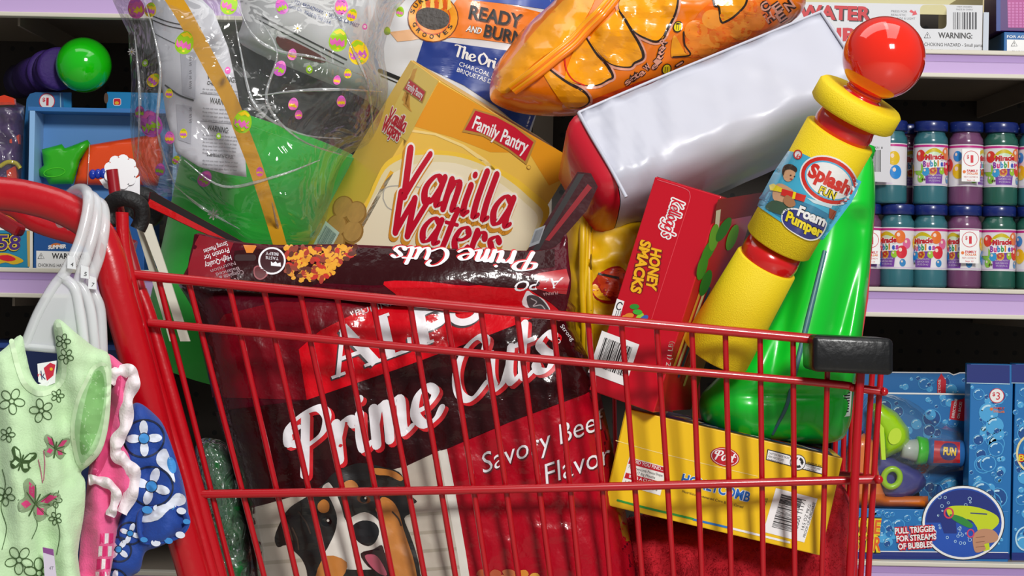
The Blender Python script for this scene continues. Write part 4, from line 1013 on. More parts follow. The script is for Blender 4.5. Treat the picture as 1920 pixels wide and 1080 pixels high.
m.ribbon(S, spl([(1058, 100), (1062, 130), (1075, 150), (1096, 160)], 5), 2.5, mat('#d8281a', .3), 6, L=7)
# window with round puffs
op([(1290, 60), (1320, 15), (1380, -20), (1440, 0), (1452, 40), (1410, 68), (1340, 98), (1296, 108), (1284, 90)], mat('#ee6a10', .25, coat=.6), 3)
for i, (x, y, r) in enumerate(((1305, 58, 22), (1330, 82, 20), (1352, 66, 23), (1300, 90, 17), (1388, 55, 22), (1372, 30, 24), (1415, 40, 20), (1336, 36, 20), (1410, 12, 22), (1322, 96, 14))):
    m.poly(S, ell(x, y, r, r * .92, 0, 20), mat(('#f28a26', '#f69a34', '#ee7c1c')[i % 3], .4, coat=.4), 3.5 + i * .1, 13)
op([(1336, -20), (1345, 10), (1352, 40), (1362, 42), (1378, 30), (1395, 12), (1404, -20)], OY, 5.5); m.ribbon(S, spl([(1336, -15), (1340, 10), (1348, 14), (1352, 40), (1362, 40), (1380, 28), (1398, 8), (1402, -15)], 4), 4, LINE, 6.5, L=7)
op([(1264, 65), (1284, 98), (1295, 106), (1268, 107), (1258, 103)], OY, 4); m.ribbon(S, [(1282, 60), (1284, 84), (1294, 103), (1262, 107)], 3, LINE, 5, L=7)
# little yellow paws and bone
for x, y in ((1271, 50), (1250, 130)):
    m.poly(S, ell(x, y, 9, 11, 20), LINE, 5, 13); m.poly(S, ell(x, y, 7, 9, 20), LY, 6, 13); m.ribbon(S, [(x - 2, y - 4), (x - 3, y + 5)], 1, LINE, 7); m.ribbon(S, [(x + 2, y - 4), (x + 1, y + 6)], 1, LINE, 7)
m.ribbon(S, [(1268, 124), (1280, 116)], 6, LINE, 5, L=9); m.ribbon(S, [(1269, 123), (1279, 117)], 3, OPK, 6)
cv = lambda x, y: (x, y)
for i, (ch, x, y) in enumerate(zip('RattleWatts', (1246, 1243, 1240, 1238, 1235, 1228, 1215, 1205, 1195, 1187, 1178), (80, 91, 100, 108, 117, 126, 128, 138, 143, 149, 155))):
    for bo, mm, la in ((.14, LINE, 5), (.02, OPK, 6)): m.text(S, ch, (x - 3, y + 6), (x + 6, y - 2), 11, mm, la, bold=bo)
for i, (x, y) in enumerate(((1432, 10), (1440, 30), (1455, 12), (1462, 28), (1478, 8))):
    for bo, mm, la in ((.12, LINE, 5), (.02, OPK, 6)): m.text(S, 'CHEEN'[i], (x, y + 14), (x + 14, y + 4), 17, mm, la, bold=bo)
sb_ = m.build('bag_body', t)
# crimped seal running across
sl = MB(); ctr = [(962, 168), (1000, 140), (1040, 108), (1075, 80), (1100, 52), (1130, 22), (1160, -15), (1180, -45)]
for o_, mm in ((-8, OY), (-3, OR), (2, OY), (7, OR)):
    sl.tube([P(x + o_ * .7, y + o_ * .7, Yf(x, y) - .006 - .002 * math.sin(i * 2.1)) for i, (x, y) in enumerate(ctr)], .0034, mm, 8)
sl.build('crimped_seal', sb_)
# ---------------------------------------------------------------- charcoal bag
CW = mat('#d9d9dc', .4, coat=.15, bump=.2, bscale=18); CB = mat('#12358c', .4, coat=.15); CO = mat('#ef7d12', .4, coat=.15)
t = thing('charcoal_bag', 'white, blue and orange charcoal bag standing behind the vanilla wafers box', 'charcoal bag', tuple(P(760, 420, .44)))
m = MB(); Yf = m.pillow(spl([(455, 40), (470, -60), (700, -120), (1000, -60), (1060, 40), (1010, 200), (960, 300), (800, 280), (690, 190), (600, 150), (455, 85)], 4, True), .45, .06, CW, R=90, step=18, wr=.006, wscale=.01)
S = field_surf(Yf)
def cp(p, mm, l=2): m.poly(S, p, mm, l, 8)
cp([(795, 72), (880, 85), (960, 96), (1040, 120), (990, 250), (930, 200), (870, 160), (780, 118)], CB, 2)
cp(spl([(858, -3), (900, 2), (960, 10), (1040, 30)], 4) + [(1040, 115), (960, 82), (900, 74), (848, 70), (800, 78)], CO, 3)
cp([(842, -40), (1040, -40), (1040, 20), (960, 8), (858, -2)], mat('#3a55a8', .4), 2.5)
cp([(730, 60), (770, 55), (790, 72), (770, 76), (745, 78)], mat('#e8b486', .4), 2)
for r, mm, l in ((48, mat('#7a3a10', .4), 4), (46, mat('#f5a01c', .4), 5), (33, mat('#d8501a', .4), 6), (31, mat('#f08a1a', .4), 7)): m.poly(S, ell(812, 34, r, r * .95), mm, l, 9)
for i in range(7): m.poly(S, spl([(790 + i * 8, 20), (794 + i * 8, -8 - (i % 3) * 5), (799 + i * 8, 14)], 3), mat(('#f8d060', '#e8601a')[i % 2], .4), 8)
m.poly(S, spl([(782, 22), (800, 14), (826, 18), (842, 30), (838, 48), (815, 56), (794, 50), (782, 38)], 3, True), mat('#4a4644', .6, bump=.5, bscale=150), 9); m.ribbon(S, spl([(786, 32), (806, 28), (836, 42)], 4), 4, mat('#2c2a2a', .7), 10); m.ribbon(S, spl([(790, 42), (810, 40), (828, 50)], 4), 3, mat('#302e2e', .7), 10)
for i, ch in enumerate('GROOVES'):
    a = math.radians(160 - i * 22); x, y = 812 + 40 * math.cos(a), 34 + 38 * math.sin(a); d = (math.sin(a), -math.cos(a))
    m.text(S, ch, (x - d[0] * 4, y - d[1] * 4), (x + d[0] * 4, y + d[1] * 4), 8, INK, 10, bold=.02)
for i, ch in enumerate('SURE'):
    a = math.radians(200 + i * 18); x, y = 812 + 37 * math.cos(a), 34 + 35 * math.sin(a); d = (-math.sin(a), math.cos(a))
    m.text(S, ch, (x - d[0] * 4, y - d[1] * 4), (x + d[0] * 4, y + d[1] * 4), 8, INK, 10, bold=.02)
for of_, mm, l in (((2, 2), mat('#8a4410', .5), 5), ((0, 0), INK, 6)):
    m.text(S, 'READY', (878 + of_[0], 34 + of_[1]), (976 + of_[0], 52 + of_[1]), 26, mm, l, bold=.025); m.text(S, 'BURN', (906 + of_[0], 68 + of_[1]), (978 + of_[0], 84 + of_[1]), 24, mm, l, bold=.025)
m.text(S, 'AND', (873, 58), (902, 64), 12, INK, 5, bold=.06, shear=.2); m.text(S, 'AND', (873, 58), (902, 64), 12, WHITE, 6, bold=.02, shear=.2)
m.script(S, 'The Original', (853, 104), (15.8, 5.2), (1, -13), WHITE, 5, pen=.3, thin=.14)
m.text(S, 'CHARCOAL BRIQUETS', (860, 123), (968, 162), 8.5, WHITE, 5); m.text(S, 'BRIQUETAS DE CARBON', (856, 134), (972, 176), 8.5, WHITE, 5)
m.text(S, '., 1221 BROADWAY, OAKLAND, CA 94607', (546, 4), (672, 52), 7.5, mat('#3a4f96', .5), 4); m.text(S, 'MADE IN THE U.S.A.', (570, 26), (620, 46), 7.5, mat('#3a4f96', .5), 4); m.text(S, 'Products Co.', (530, 10), (566, 22), 7, mat('#3a4f96', .5), 4)
for x0, y0, x1, y1, wd in ((480, 26, 650, 112, 2.5), (478, 34, 645, 120, 1.5), (712, 132, 760, 152, 7), (714, 142, 756, 160, 2)): m.ribbon(S, [(x0, y0), (x1, y1)], wd, INK, 3, L=18)
m.poly(S, spl([(520, 68), (560, 82), (610, 110), (600, 118), (556, 104), (524, 88)], 3, True), mat('#7a2a22', .5), 3, 18)
m.build('bag_body', t)
# ---------------------------------------------------------------- easter basket: green felt bucket, yellow strap, paper sheet
GF = mat('#16a82c', .9, var=.12, bscale=30, bump=.3, sheen=.3)
YE = .35
t = thing('easter_basket', 'green felt easter basket with a yellow strap handle inside a clear printed bag', 'basket', tuple(P(470, 900, YE)))
kE = pxlen(YE)
bt, top = P(362, 690, YE), P(516, 242, YE - .03)
AXE = (top - bt).normalized(); Lb = (top - bt).length
r0, r1 = 105 * kE, 158 * kE
prof = [(0, 0), (r0, 0), (r0 * .6 + r1 * .4, Lb * .4), (r0 * .2 + r1 * .8, Lb * .8), (r1, Lb), (r1 - .004, Lb), (r0 * .6 + r1 * .4 - .004, Lb * .4), (r0 - .004, .006), (0, .006)]
MB().lathe(prof, bt, AXE, GF, 56).build('felt_bucket', t)
def con(x, y, h):      # front of the bucket under a pixel
    r = ray(x, y); best = None
    d = P(x, y, YE - .1)
    for i in range(3):
        z = max(0, min(1.0, (d - bt).dot(AXE) / Lb)); R = r0 + (r1 - r0) * z
        d = cyl_surf(bt, AXE, R)(x, y, h)
    return d
st = MB()
pts = [(300, -40), (340, 20), (372, 78), (400, 130), (432, 190), (455, 250), (478, 310), (498, 370), (515, 425), (528, 470), (545, 530)]
yy = [.07, .075, .08, .085, .09, .10, .105, .112, .12, .125, .13]
SY = mat('#dc9f1a', .5, var=.1, bscale=40)
L1 = []; L2_ = []
for i, p in enumerate(spl([(x, y) for x, y in pts], 4)):
    L1.append(p)
def sY(y): return .075 + .06 * max(0, min(1, (y + 40) / 570.))
Vv = []
for i, p in enumerate(L1):
    tn = (L1[min(i + 1, len(L1) - 1)] - L1[max(i - 1, 0)]).normalized(); nn = Vector((tn.y, -tn.x)); wdt = 15.5 - 3.5 * i / len(L1)
    a, b_ = p - nn * wdt, p + nn * wdt; Y_ = sY(p.y)
    for q, dy in ((a, 0), (b_, -.004), (b_, .001), (a, .005)): Vv.append(P(q.x, q.y, Y_ + dy))
n_ = len(L1)
st.add(Vv, [(4 * i + k, 4 * i + (k + 1) % 4, 4 * i + 4 + (k + 1) % 4, 4 * i + 4 + k) for i in range(n_ - 1) for k in range(4)], SY, False)
st.build('strap_handle', t)
# paper sheet
t2 = thing('paper_sheet', 'curled white printed warning sheet under the clear bag, behind the yellow strap', 'paper', tuple(P(380, 330, .2)))
m = MB()
def pY(x, y): return .155 + .05 * ((x - 400) / 110.0) ** 2 * (1 if x < 400 else .6) + .0001 * (330 - y)
sh = [(283, -20), (350, -30), (400, 20), (428, 90), (445, 170), (458, 260), (462, 332), (420, 326), (372, 312), (330, 285), (312, 220), (300, 140), (288, 60)]
PPR = mat('#d3d4dc', .7)
m.slab(sh, pY, .0012, PPR, 12, True)
S = field_surf(pY); GR = mat('#6c6a72', .7)
for y in (30, 38): m.ribbon(S, spl([(287, y), (320, y + 12), (376, y + 22)], 5), 1.8, INK, 2, L=12)
m.ribbon(S, spl([(288, 62), (320, 78), (350, 90)], 5), 1.2, INK, 2, L=12); m.ribbon(S, spl([(310, 160), (335, 178), (362, 188)], 5), 3.2, INK, 2, L=12)
m.poly(S, [(338, 92), (368, 100), (366, 186), (342, 176)], mat('#b9bac4', .7), 1.5, 12); m.poly(S, [(330, 195), (360, 200), (358, 270), (334, 262)], mat('#b9bac4', .7), 1.5, 12)
for i, y in enumerate((105, 115, 130, 140, 150, 158, 200, 212, 222)): m.text(S, '5', (354, y + 8), (359, y + 9), 7, GR, 2)
for p0, p1, s_, h in (((388, 148), (442, 155), 'WARNING:', 10), ((388, 158), (434, 166), 'CHOKING CAN', 7), ((393, 193), (436, 199), 'WARNING:', 11), ((388, 244), (428, 250), 'WARNING:', 11), ((388, 292), (438, 298), 'Distributed by C.V.S.I.', 6)):
    m.text(S, s_, p0, p1, h, INK, 3, bold=.015, L=12)
for a, b_, n in ((168, 174, 2), (204, 226, 4), (254, 288, 6), (302, 316, 3)):
    for i in range(n):
        y = a + (b_ - a) * i / max(1, n - 1); m.text(S, 'Keep away from small children parts' if i % 2 else 'do not use near open flame or heat', (380, y), (446 - (i * 13 % 12), y + 5), 3.6, GR, 3)
for y0, y1 in ((176, 182), (228, 236)): m.ribbon(S, [(376, y0 - 1), (452, y0 + 6)], .9, GR, 2, L=12)
m.build('sheet', t2)
# clear cellophane bag with printed eggs
EG = [mat('#9fcf1f', .4), mat('#e86ab8', .4), mat('#f2cf1c', .4), mat('#c95fc0', .4), mat('#f5f4f0', .4)]
t3 = thing('clear_bag', 'clear cellophane bag printed with easter eggs around the green basket', 'cellophane bag', tuple(P(470, 460, .2)))
m = MB()
FILM = film('cellophane', haze=.045, gloss=.10, bump=.7, bscale=17, hcol='#d9dcd8')
def crumple(x, y): return .022 * noise.fractal(Vector((x * .009, y * .009, 7.7)), .9, 2, 3) + .008 * abs(noise.noise(Vector((x * .03, y * .012, 2.2))))
ob = spl([(236, -60), (240, 60), (246, 150), (244, 240), (256, 320), (288, 366), (345, 372), (420, 420), (470, 452), (540, 456), (600, 440), (628, 340), (652, 292), (690, 270), (716, 220), (728, 160), (720, 90), (742, 20), (760, -60)], 3, True)
fY2 = m.pillow(ob, .21, .14, FILM, R=150, step=15, extra=lambda x, y: crumple(x, y), back=1.9)
S = field_surf(fY2)
def egg(x, y, r, a, kind):
    c, s_ = math.cos(math.radians(a)), math.sin(math.radians(a))
    T = lambda q: [(x + (u * c - v * s_) * r, y + (u * s_ + v * c) * r) for u, v in q]
    sh_ = T([(.78 * math.cos(th) * (1 - .14 * math.sin(-th)), math.sin(th)) for th in [k * math.pi / 9 for k in range(18)]])
    A_, B_, C_ = EG[kind % 4], EG[(kind + 1) % 4], EG[(kind + 2) % 4]
    m.poly(S, sh_, A_, 1, 14)
    if r < 9:
        for k in range(5): m.poly(S, T(ell(.3 * math.cos(k * 1.257), .3 * math.sin(k * 1.257), .2, .2, 0, 6)), EG[4], 2)
        return
    zz = [(-.68 + i * .2, (.12 if i % 2 else -.16)) for i in range(7)] + [(.62, .38), (.4, .55), (.2, .36), (0, .56), (-.2, .36), (-.42, .55), (-.66, .36)]
    m.poly(S, T(zz), B_, 2, 14); m.poly(S, T([(-.5, -.62), (-.2, -.45), (.1, -.62), (.4, -.45), (.5, -.66), (0, -.95)]), C_, 2, 14)
    m.poly(S, T(ell(.1, .72, .14, .1, 0, 8)), C_, 2)
for x, y, r, a, k in ((255, 15, 20, -10, 1), (282, 18, 14, 10, 2), (346, 80, 22, 15, 0), (283, 232, 26, -20, 3), (430, 8, 20, 20, 0), (455, 228, 22, 10, 0), (427, 132, 7, 0, 1), (317, 175, 9, 5, 2), (344, 250, 9, 0, 2), (487, 322, 9, 0, 1),
                      (272, 118, 7, 20, 0), (288, 150, 14, 40, 2), (262, 210, 12, 0, 3), (548, 102, 11, 10, 1), (634, 75, 22, 10, 0), (672, 98, 24, -10, 2), (525, 128, 15, 20, 3), (652, 138, 9, 0, 2), (632, 150, 9, 10, 1), (550, 195, 12, 10, 1), (580, 130, 8, 0, 0),
                      (384, 335, 16, 30, 3), (640, 12, 16, 0, 1), (660, 28, 12, 20, 2), (750, 22, 10, 10, 0), (726, 58, 8, 0, 0), (684, 50, 6, 0, 1), (300, 318, 12, 10, 3), (318, 258, 12, 0, 1), (330, 300, 9, 30, 0), (410, 255, 6, 0, 0), (560, 215, 9, 0, 1), (640, 190, 11, 0, 1), (528, 12, 15, -20, 3)):
    egg(x, y, r, a, k)
def daisy(x, y, r):
    for k in range(8):
        a = k * 45; c, s_ = math.cos(math.radians(a)), math.sin(math.radians(a)); m.poly(S, ell(x + c * r * .6, y + s_ * r * .6, r * .42, r * .16, a, 8), EG[4], 1)
    m.poly(S, ell(x, y, r * .2, r * .2, 0, 8), EG[2], 2)
for x, y, r in ((247, 97, 8), (558, 53, 9), (400, 402, 11), (332, 300, 8), (612, 28, 6)): daisy(x, y, r)
m.build('film', t3)
# folds of the film standing proud: sharp creases that catch the light
cr_ = MB()
CRM = film('film_crease', haze=.22, gloss=.35, bump=.3, bscale=30, hcol='#e8ecee')
R_ = random.Random(4)
for q in ([(268, -10), (300, 120), (296, 250), (330, 352)], [(440, -10), (470, 60), (520, 95), (600, 110), (700, 150)], [(480, 180), (560, 170), (640, 168), (716, 172)], [(490, 40), (520, 100), (500, 190), (560, 260), (640, 290)], [(620, 10), (660, 90), (690, 160), (700, 250)],
          [(440, 30), (452, 100), (480, 200), (560, 250), (640, 260)], [(252, 60), (262, 180), (258, 300)], [(345, 300), (420, 350), (520, 330), (600, 300)], [(510, 380), (522, 430), (534, 452)], [(330, 350), (380, 390), (450, 430)]):
    cr_.tube([P(x, y, fY2(x, y) - .001) for x, y in q], lambda f: .0016 * (1 - abs(2 * f - 1)) + .0004, CRM, 6, 6)
cr_.build('crease', t3)
# ---------------------------------------------------------------- green cellophane item low at the left of the cart
t = thing('cellophane_pouch', 'green item in clear cellophane low at the left end of the cart', 'pouch', tuple(P(410, 1120, .15)))
m = MB(); Yf = m.pillow(spl([(372, 845), (400, 832), (430, 850), (450, 900), (465, 985), (472, 1080), (474, 1160), (400, 1160), (392, 1060), (384, 960)], 3, True), .17, .03, mat('#1d6a34', .35, coat=.6, bump=.8, bscale=30), R=40, step=13, wr=.01, wscale=.04)
m.build('filling', t)
m = MB(); m.pillow(spl([(366, 838), (400, 822), (436, 842), (456, 895), (470, 985), (478, 1080), (478, 1165), (396, 1165), (388, 1060), (378, 960)], 3, True), .17, .038, film('cello2', haze=.06, gloss=.2, bump=1, bscale=30), R=40, step=13, wr=.018, wscale=.05); m.build('film_wrap', t)
t = thing('barcode_card', 'white barcode card standing between the red cart post and the green pouch', 'card', tuple(P(380, 1010, .12)))
m = MB(); m.slab([(340, 852), (362, 852), (388, 940), (412, 1030), (430, 1120), (404, 1120)], .125, .0015, mat('#dfe2e4', .5))
sf = lambda x, y, h: P(x, y, .125 - h)
for i in range(12): m.poly(sf, [(352 + i * 1.0, 884 + i * 3.4), (364 + i * 1.0, 883 + i * 3.4), (364.5 + i, 884.6 + i * 3.4), (352.5 + i, 885.6 + i * 3.4)], INK, 1)
m.build('card', t)
# ---------------------------------------------------------------- red plush
PL = mat('#b4081e', .9, var=.25, bscale=70, bump=.6)
t = thing('red_plush', 'fuzzy red plush blanket under the yellow cereal box at the basket bottom', 'blanket', tuple(P(1400, 1160, .2)))
m = MB(); ol = spl([(1130, 1000), (1180, 970), (1240, 962), (1300, 965), (1380, 965), (1460, 975), (1530, 950), (1566, 905), (1590, 925), (1604, 960), (1606, 1050), (1602, 1160), (1400, 1175), (1165, 1168), (1140, 1090)], 3, True)
Yf = m.pillow(ol, .29, .16, PL, R=90, step=12, wr=.02, wscale=.016, back=.6)
R_ = random.Random(9); x0, x1, y0, y1 = 1130, 1606, 905, 1120; V_, F_ = [], []
n = 0
while n < 9000:
    x, y = R_.uniform(x0, x1), R_.uniform(y0, y1)
    if not inside(x, y, ol): continue
    p = P(x, y, Yf(x, y)); d = Vector((R_.uniform(-1, 1), R_.uniform(-1.4, -.1), R_.uniform(-1, .8))).normalized() * R_.uniform(.003, .006); s_ = Vector((R_.uniform(-1, 1), 0, R_.uniform(-1, 1))).normalized() * .00045
    o = len(V_); V_ += [p - s_, p + s_, p + d]; F_.append((o, o + 1, o + 2)); n += 1
m.add(V_, F_, PL); m.build('pile', t)
# ================================================================ clothes on hangers over the push handle
HP = mat('#f4f6f8', .18, coat=.6, alpha=.5, spec=.6)
def hanger(label, hook, Yh, neck, larm, rarm, num, tagpt, arms_low):
    t = thing('clothes_hanger', label, 'hanger', tuple(P(neck[0], neck[1], Yh)), 'hangers over the cart handle')
    MB().tube([P(x, y, Yh + dy) for x, y, dy in hook], .0058, HP, 12, 8).build('hook', t)
    m = MB()
    m.tube([P(neck[0], neck[1], Yh)] + [P(x, y, Yh) for x, y in larm], .005, HP, 10, 6)
    m.tube([P(neck[0], neck[1], Yh)] + [P(x, y, Yh) for x, y in rarm], .005, HP, 10, 6)
    m.tube([P(larm[-1][0], larm[-1][1], Yh), P((larm[-1][0] + rarm[-1][0]) / 2, arms_low, Yh), P(rarm[-1][0], rarm[-1][1], Yh)], .004, HP, 10, 6)
    m.build('shoulder_bar', t)
    w_ = MB(); w_.slab([neck] + larm + [((larm[-1][0] + rarm[-1][0]) / 2, arms_low)] + rarm[::-1], Yh, .0016, HP); w_.build('web', t)
    n_ = MB(); x, y = tagpt; q = [(x, y), (x + 14, y + 4), (x + 15, y + 26), (x - 1, y + 24)]
    n_.slab(q, Yh - .012, .003, mat('#e6e8ea', .4)); n_.text(lambda a, b, h: P(a, b, Yh - .012 - h), num, (x + 5, y + 20), (x + 10, y + 21), 8, INK, 2)
    n_.build('size_tab', t)
    return t
hanger('clear plastic hanger carrying the pale green top, size 4', [(116, 420, .075), (112, 405, .08), (122, 378, .075), (140, 358, .055), (158, 356, .035), (166, 372, .018), (162, 408, .012), (148, 458, .006), (128, 500, 0), (116, 520, 0)], -.078, (116, 518), [(98, 540), (70, 590), (46, 650)], [(140, 540), (150, 585), (160, 660)], '4', (127, 479), 655)
hanger('clear plastic hanger carrying the pink top, size 5', [(134, 425, .06), (130, 410, .065), (142, 385, .055), (160, 368, .035), (174, 370, .018), (181, 388, .012), (178, 425, .006), (166, 470, 0), (152, 512, 0), (146, 530, 0)], -.064, (146, 530), [(136, 560), (130, 610), (126, 680)], [(160, 548), (172, 590), (180, 670)], '5', (152, 497), 690)
hanger('clear plastic hanger carrying the blue flowered top, size 7', [(150, 432, .05), (148, 416, .055), (160, 392, .04), (176, 378, .022), (190, 384, .01), (196, 405, .005), (194, 440, 0), (186, 480, 0), (174, 515, 0), (168, 540, 0)], -.052, (168, 538), [(160, 570), (158, 620), (156, 690)], [(180, 556), (190, 590), (194, 690)], '7', (166, 517), 700)
# pale green toddler top
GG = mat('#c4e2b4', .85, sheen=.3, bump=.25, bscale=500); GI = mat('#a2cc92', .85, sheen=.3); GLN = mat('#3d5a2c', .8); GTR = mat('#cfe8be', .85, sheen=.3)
t = thing('toddler_top', 'pale green sleeveless toddler top with butterfly and flower outlines on a clear hanger', 'top', tuple(P(90, 1000, -.1)))
gout = spl([(-60, 690), (0, 660), (38, 628), (48, 660), (58, 700), (74, 722), (96, 716), (108, 690), (104, 640), (100, 608), (112, 599), (140, 622), (176, 650), (206, 668), (208, 740), (203, 800), (190, 846), (168, 872), (152, 886), (160, 905), (158, 960), (146, 1040), (142, 1160), (-60, 1170)], 4, True)
def gY(x, y): return -.092 + .012 * math.sin(x * .035 + y * .004) * max(0, min(1, (y - 640) / 200)) + .006 * math.sin(x * .09 - y * .012) + .00012 * max(0, x - 120)
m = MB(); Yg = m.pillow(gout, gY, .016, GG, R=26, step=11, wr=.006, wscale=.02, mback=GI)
S = field_surf(Yg)
# open armhole showing the inside
ah = spl([(176, 690), (196, 684), (204, 720), (200, 780), (188, 835), (168, 862), (150, 872), (140, 840), (136, 800), (146, 750), (162, 715)], 4, True)
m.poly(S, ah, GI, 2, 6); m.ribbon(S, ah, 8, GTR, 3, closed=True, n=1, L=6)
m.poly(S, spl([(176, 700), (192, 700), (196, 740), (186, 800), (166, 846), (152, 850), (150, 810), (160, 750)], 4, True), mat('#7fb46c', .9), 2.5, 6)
m.ribbon(S, spl([(22, 640), (34, 690), (48, 722), (74, 738), (104, 728), (120, 700), (116, 640), (110, 610)], 6), 10, GTR, 3, L=6)
# outline drawings
def flower(x, y, r, a=0, lw=1.5):
    for k in range(5):
        th = math.radians(a + k * 72); c = (x + r * .62 * math.cos(th), y + r * .62 * math.sin(th)); m.ribbon(S, ell(c[0], c[1], r * .42, r * .3, a + k * 72, 12), lw, GLN, 4, closed=True, L=6)
    m.ribbon(S, ell(x, y, r * .2, r * .2), lw, GLN, 4, closed=True)
def fly(x, y, r, a, solid=False):
    c, s_ = math.cos(math.radians(a)), math.sin(math.radians(a)); T = lambda q: [(x + (u * c - v * s_) * r, y + (u * s_ + v * c) * r) for u, v in q]
    for sx in (1, -1):
        wq = spl([(0, 0), (sx * .3, -.7), (sx * .8, -.95), (sx * .95, -.6), (sx * .6, -.1), (sx * .75, .3), (sx * .5, .65), (sx * .15, .45)], 3, True)
        m.poly(S, T(wq), GLN if solid else mat('#8aa07a', .6), 4, 6)
        for q in ([(.15, -.2), (.4, -.7), (.75, -.8), (.5, -.3)], [(.15, .1), (.45, .0), (.6, .3), (.3, .4)]):
            m.poly(S, T([(sx * u, v) for u, v in q]), mat('#d23a78', .7) if not solid else GG, 5, 6)
        for i in range(3): m.ribbon(S, T([(0, 0), (sx * (.4 + .2 * i), -.8 + .5 * i)]), 1.4, GLN, 6)
    m.ribbon(S, T([(0, -.5), (0, .6)]), 3, GLN, 7)
flower(22, 752, 24, 10); flower(78, 770, 22, 40); flower(14, 815, 14); flower(36, 1050, 26, 20); flower(74, 1075, 28, 50, 1.8); flower(10, 930, 18, 15); flower(108, 742, 12, 0); flower(102, 938, 14, 0); flower(104, 972, 12, 30); flower(118, 640, 14, 0); flower(124, 668, 14, 20)
fly(40, 866, 26, 18, True); fly(66, 945, 40, 28); m.ribbon(S, spl([(80, 905), (76, 880), (72, 862)], 4), 1.6, mat('#c05a80', .7), 5); m.ribbon(S, spl([(82, 900), (84, 870), (82, 845)], 4), 1.6, mat('#c05a80', .7), 5)
fly(104, 842, 26, 10)
m.ribbon(S, spl([(4, 880), (10, 910), (2, 950), (12, 990), (4, 1030)], 5), 1.4, GLN, 4, L=6); m.ribbon(S, spl([(110, 920), (104, 960), (112, 1000), (106, 1040)], 5), 1.4, GLN, 4, L=6)
m.ribbon(S, spl([(60, 1010), (70, 985), (64, 960)], 5), 1.4, GLN, 4)
m.build('shirt_body', t)
lm = MB(); lY = lambda x, y: Yg(min(max(x, 20), 150), y) - .004
lm.slab([(70, 682), (106, 676), (103, 718), (88, 724), (72, 716)], lambda x, y: -.10, .001, mat('#eef0ee', .7)); ls = lambda x, y, h: P(x, y, -.10 - h)
lm.poly(ls, [(82, 690), (94, 680), (104, 684), (100, 704), (88, 714)], mat('#c81e38', .6), 1); lm.poly(ls, ell(96, 692, 3, 3), mat('#e8b01c', .6), 2); lm.text(ls, 'k', (78, 712), (86, 711), 18, mat('#2a3a6a', .6), 2); lm.text(ls, 'n', (71, 706), (78, 705), 7, RED, 2)
lm.slab([(66, 722), (92, 715), (62, 794), (42, 798)], lambda x, y: -.101, .001, mat('#eceeec', .7)); ls = lambda x, y, h: P(x, y, -.101 - h)
for i in range(7):
    if i != 3: lm.text(ls, 'machine wash cold gentle', (64 - i * 3, 734 + i * 9), (82 - i * 3.4, 731 + i * 9), 4, INK, 2)
lm.text(ls, '4', (56, 766), (60, 765), 6, INK, 2)
lm.build('neck_label', t)
lm = MB(); lm.slab([(80, 1026), (100, 1030), (110, 1120), (86, 1120)], lambda x, y: -.118, .001, mat('#d9cfe0', .6)); ls = lambda x, y, h: P(x, y, -.118 - h)
lm.poly(ls, [(80, 1026), (100, 1030), (101, 1042), (81, 1036)], mat('#8a4a8c', .6), 1); lm.text(ls, '4T', (92, 1068), (100, 1069), 7, mat('#7a7a80', .6), 1)
lm.build('price_ticket', t)
# pink top
PK = mat('#ec5f94', .85, sheen=.3, bump=.25, bscale=500); PKD = mat('#c8386c', .85, sheen=.2); PKW = mat('#f3e6ea', .85, sheen=.3, bump=.3, bscale=300)
t = thing('toddler_top', 'pink toddler top with white ruffled edges between the green and the blue tops', 'top', tuple(P(200, 1050, -.06)))
m = MB(); Yp = m.pillow(spl([(186, 668), (206, 664), (232, 684), (252, 690), (256, 716), (244, 748), (240, 790), (230, 830), (250, 862), (256, 890), (246, 935), (226, 968), (220, 1010), (206, 1080), (196, 1160), (140, 1165), (146, 1080), (152, 1000), (160, 940), (164, 900), (170, 860), (190, 780), (200, 720)], 4, True),
                            lambda x, y: -.062 + .006 * math.sin(x * .11 - y * .01), .011, PK, R=20, step=10, wr=.006, wscale=.03, mback=PKD)
S = field_surf(Yp)
m.poly(S, spl([(206, 700), (226, 690), (224, 740), (210, 800), (204, 850), (186, 890), (172, 896), (180, 850), (196, 780)], 4, True), PKD, 2, 10)
for i in range(4):
    for j in range(3): m.poly(S, [(188 + j * 9 - i * 3, 1000 + i * 24), (195 + j * 9 - i * 3, 1000 + i * 24), (194 + j * 9 - i * 3, 1018 + i * 24), (187 + j * 9 - i * 3, 1020 + i * 24)], PKW if (i + j) % 2 else mat('#e02a72', .8), 2, 10)
m.build('shirt_body', t)
def ruffle(pts, r, name, Y0):
    q = spl(pts, 10); mm = MB(); V_ = []
    for i, p in enumerate(q):
        tn = (q[min(i + 1, len(q) - 1)] - q[max(i - 1, 0)]).normalized(); nn = Vector((tn.y, -tn.x))
        for j in range(9):
            a = j / 8; w_ = math.sin(i * .55 + a) * .006 * a
            c = p + nn * (a - .5) * r * (1 + .16 * math.sin(i * .45)); V_.append(P(c.x, c.y, Y0 + w_ - .006 * math.sin(a * math.pi)))
    F_ = [(i * 9 + j, (i + 1) * 9 + j, (i + 1) * 9 + j + 1, i * 9 + j + 1) for i in range(len(q) - 1) for j in range(8)]
    mm.add(V_, F_, PKW, True); mm.build(name, t)
ruffle([(204, 716), (222, 696), (246, 698), (250, 718), (238, 752), (236, 796), (220, 826), (218, 850), (236, 868), (252, 890), (246, 925), (228, 962)], 24, 'ruffle', -.078)
ruffle([(166, 900), (180, 900), (204, 908), (218, 926), (212, 952), (206, 968)], 18, 'ruffle', -.082)
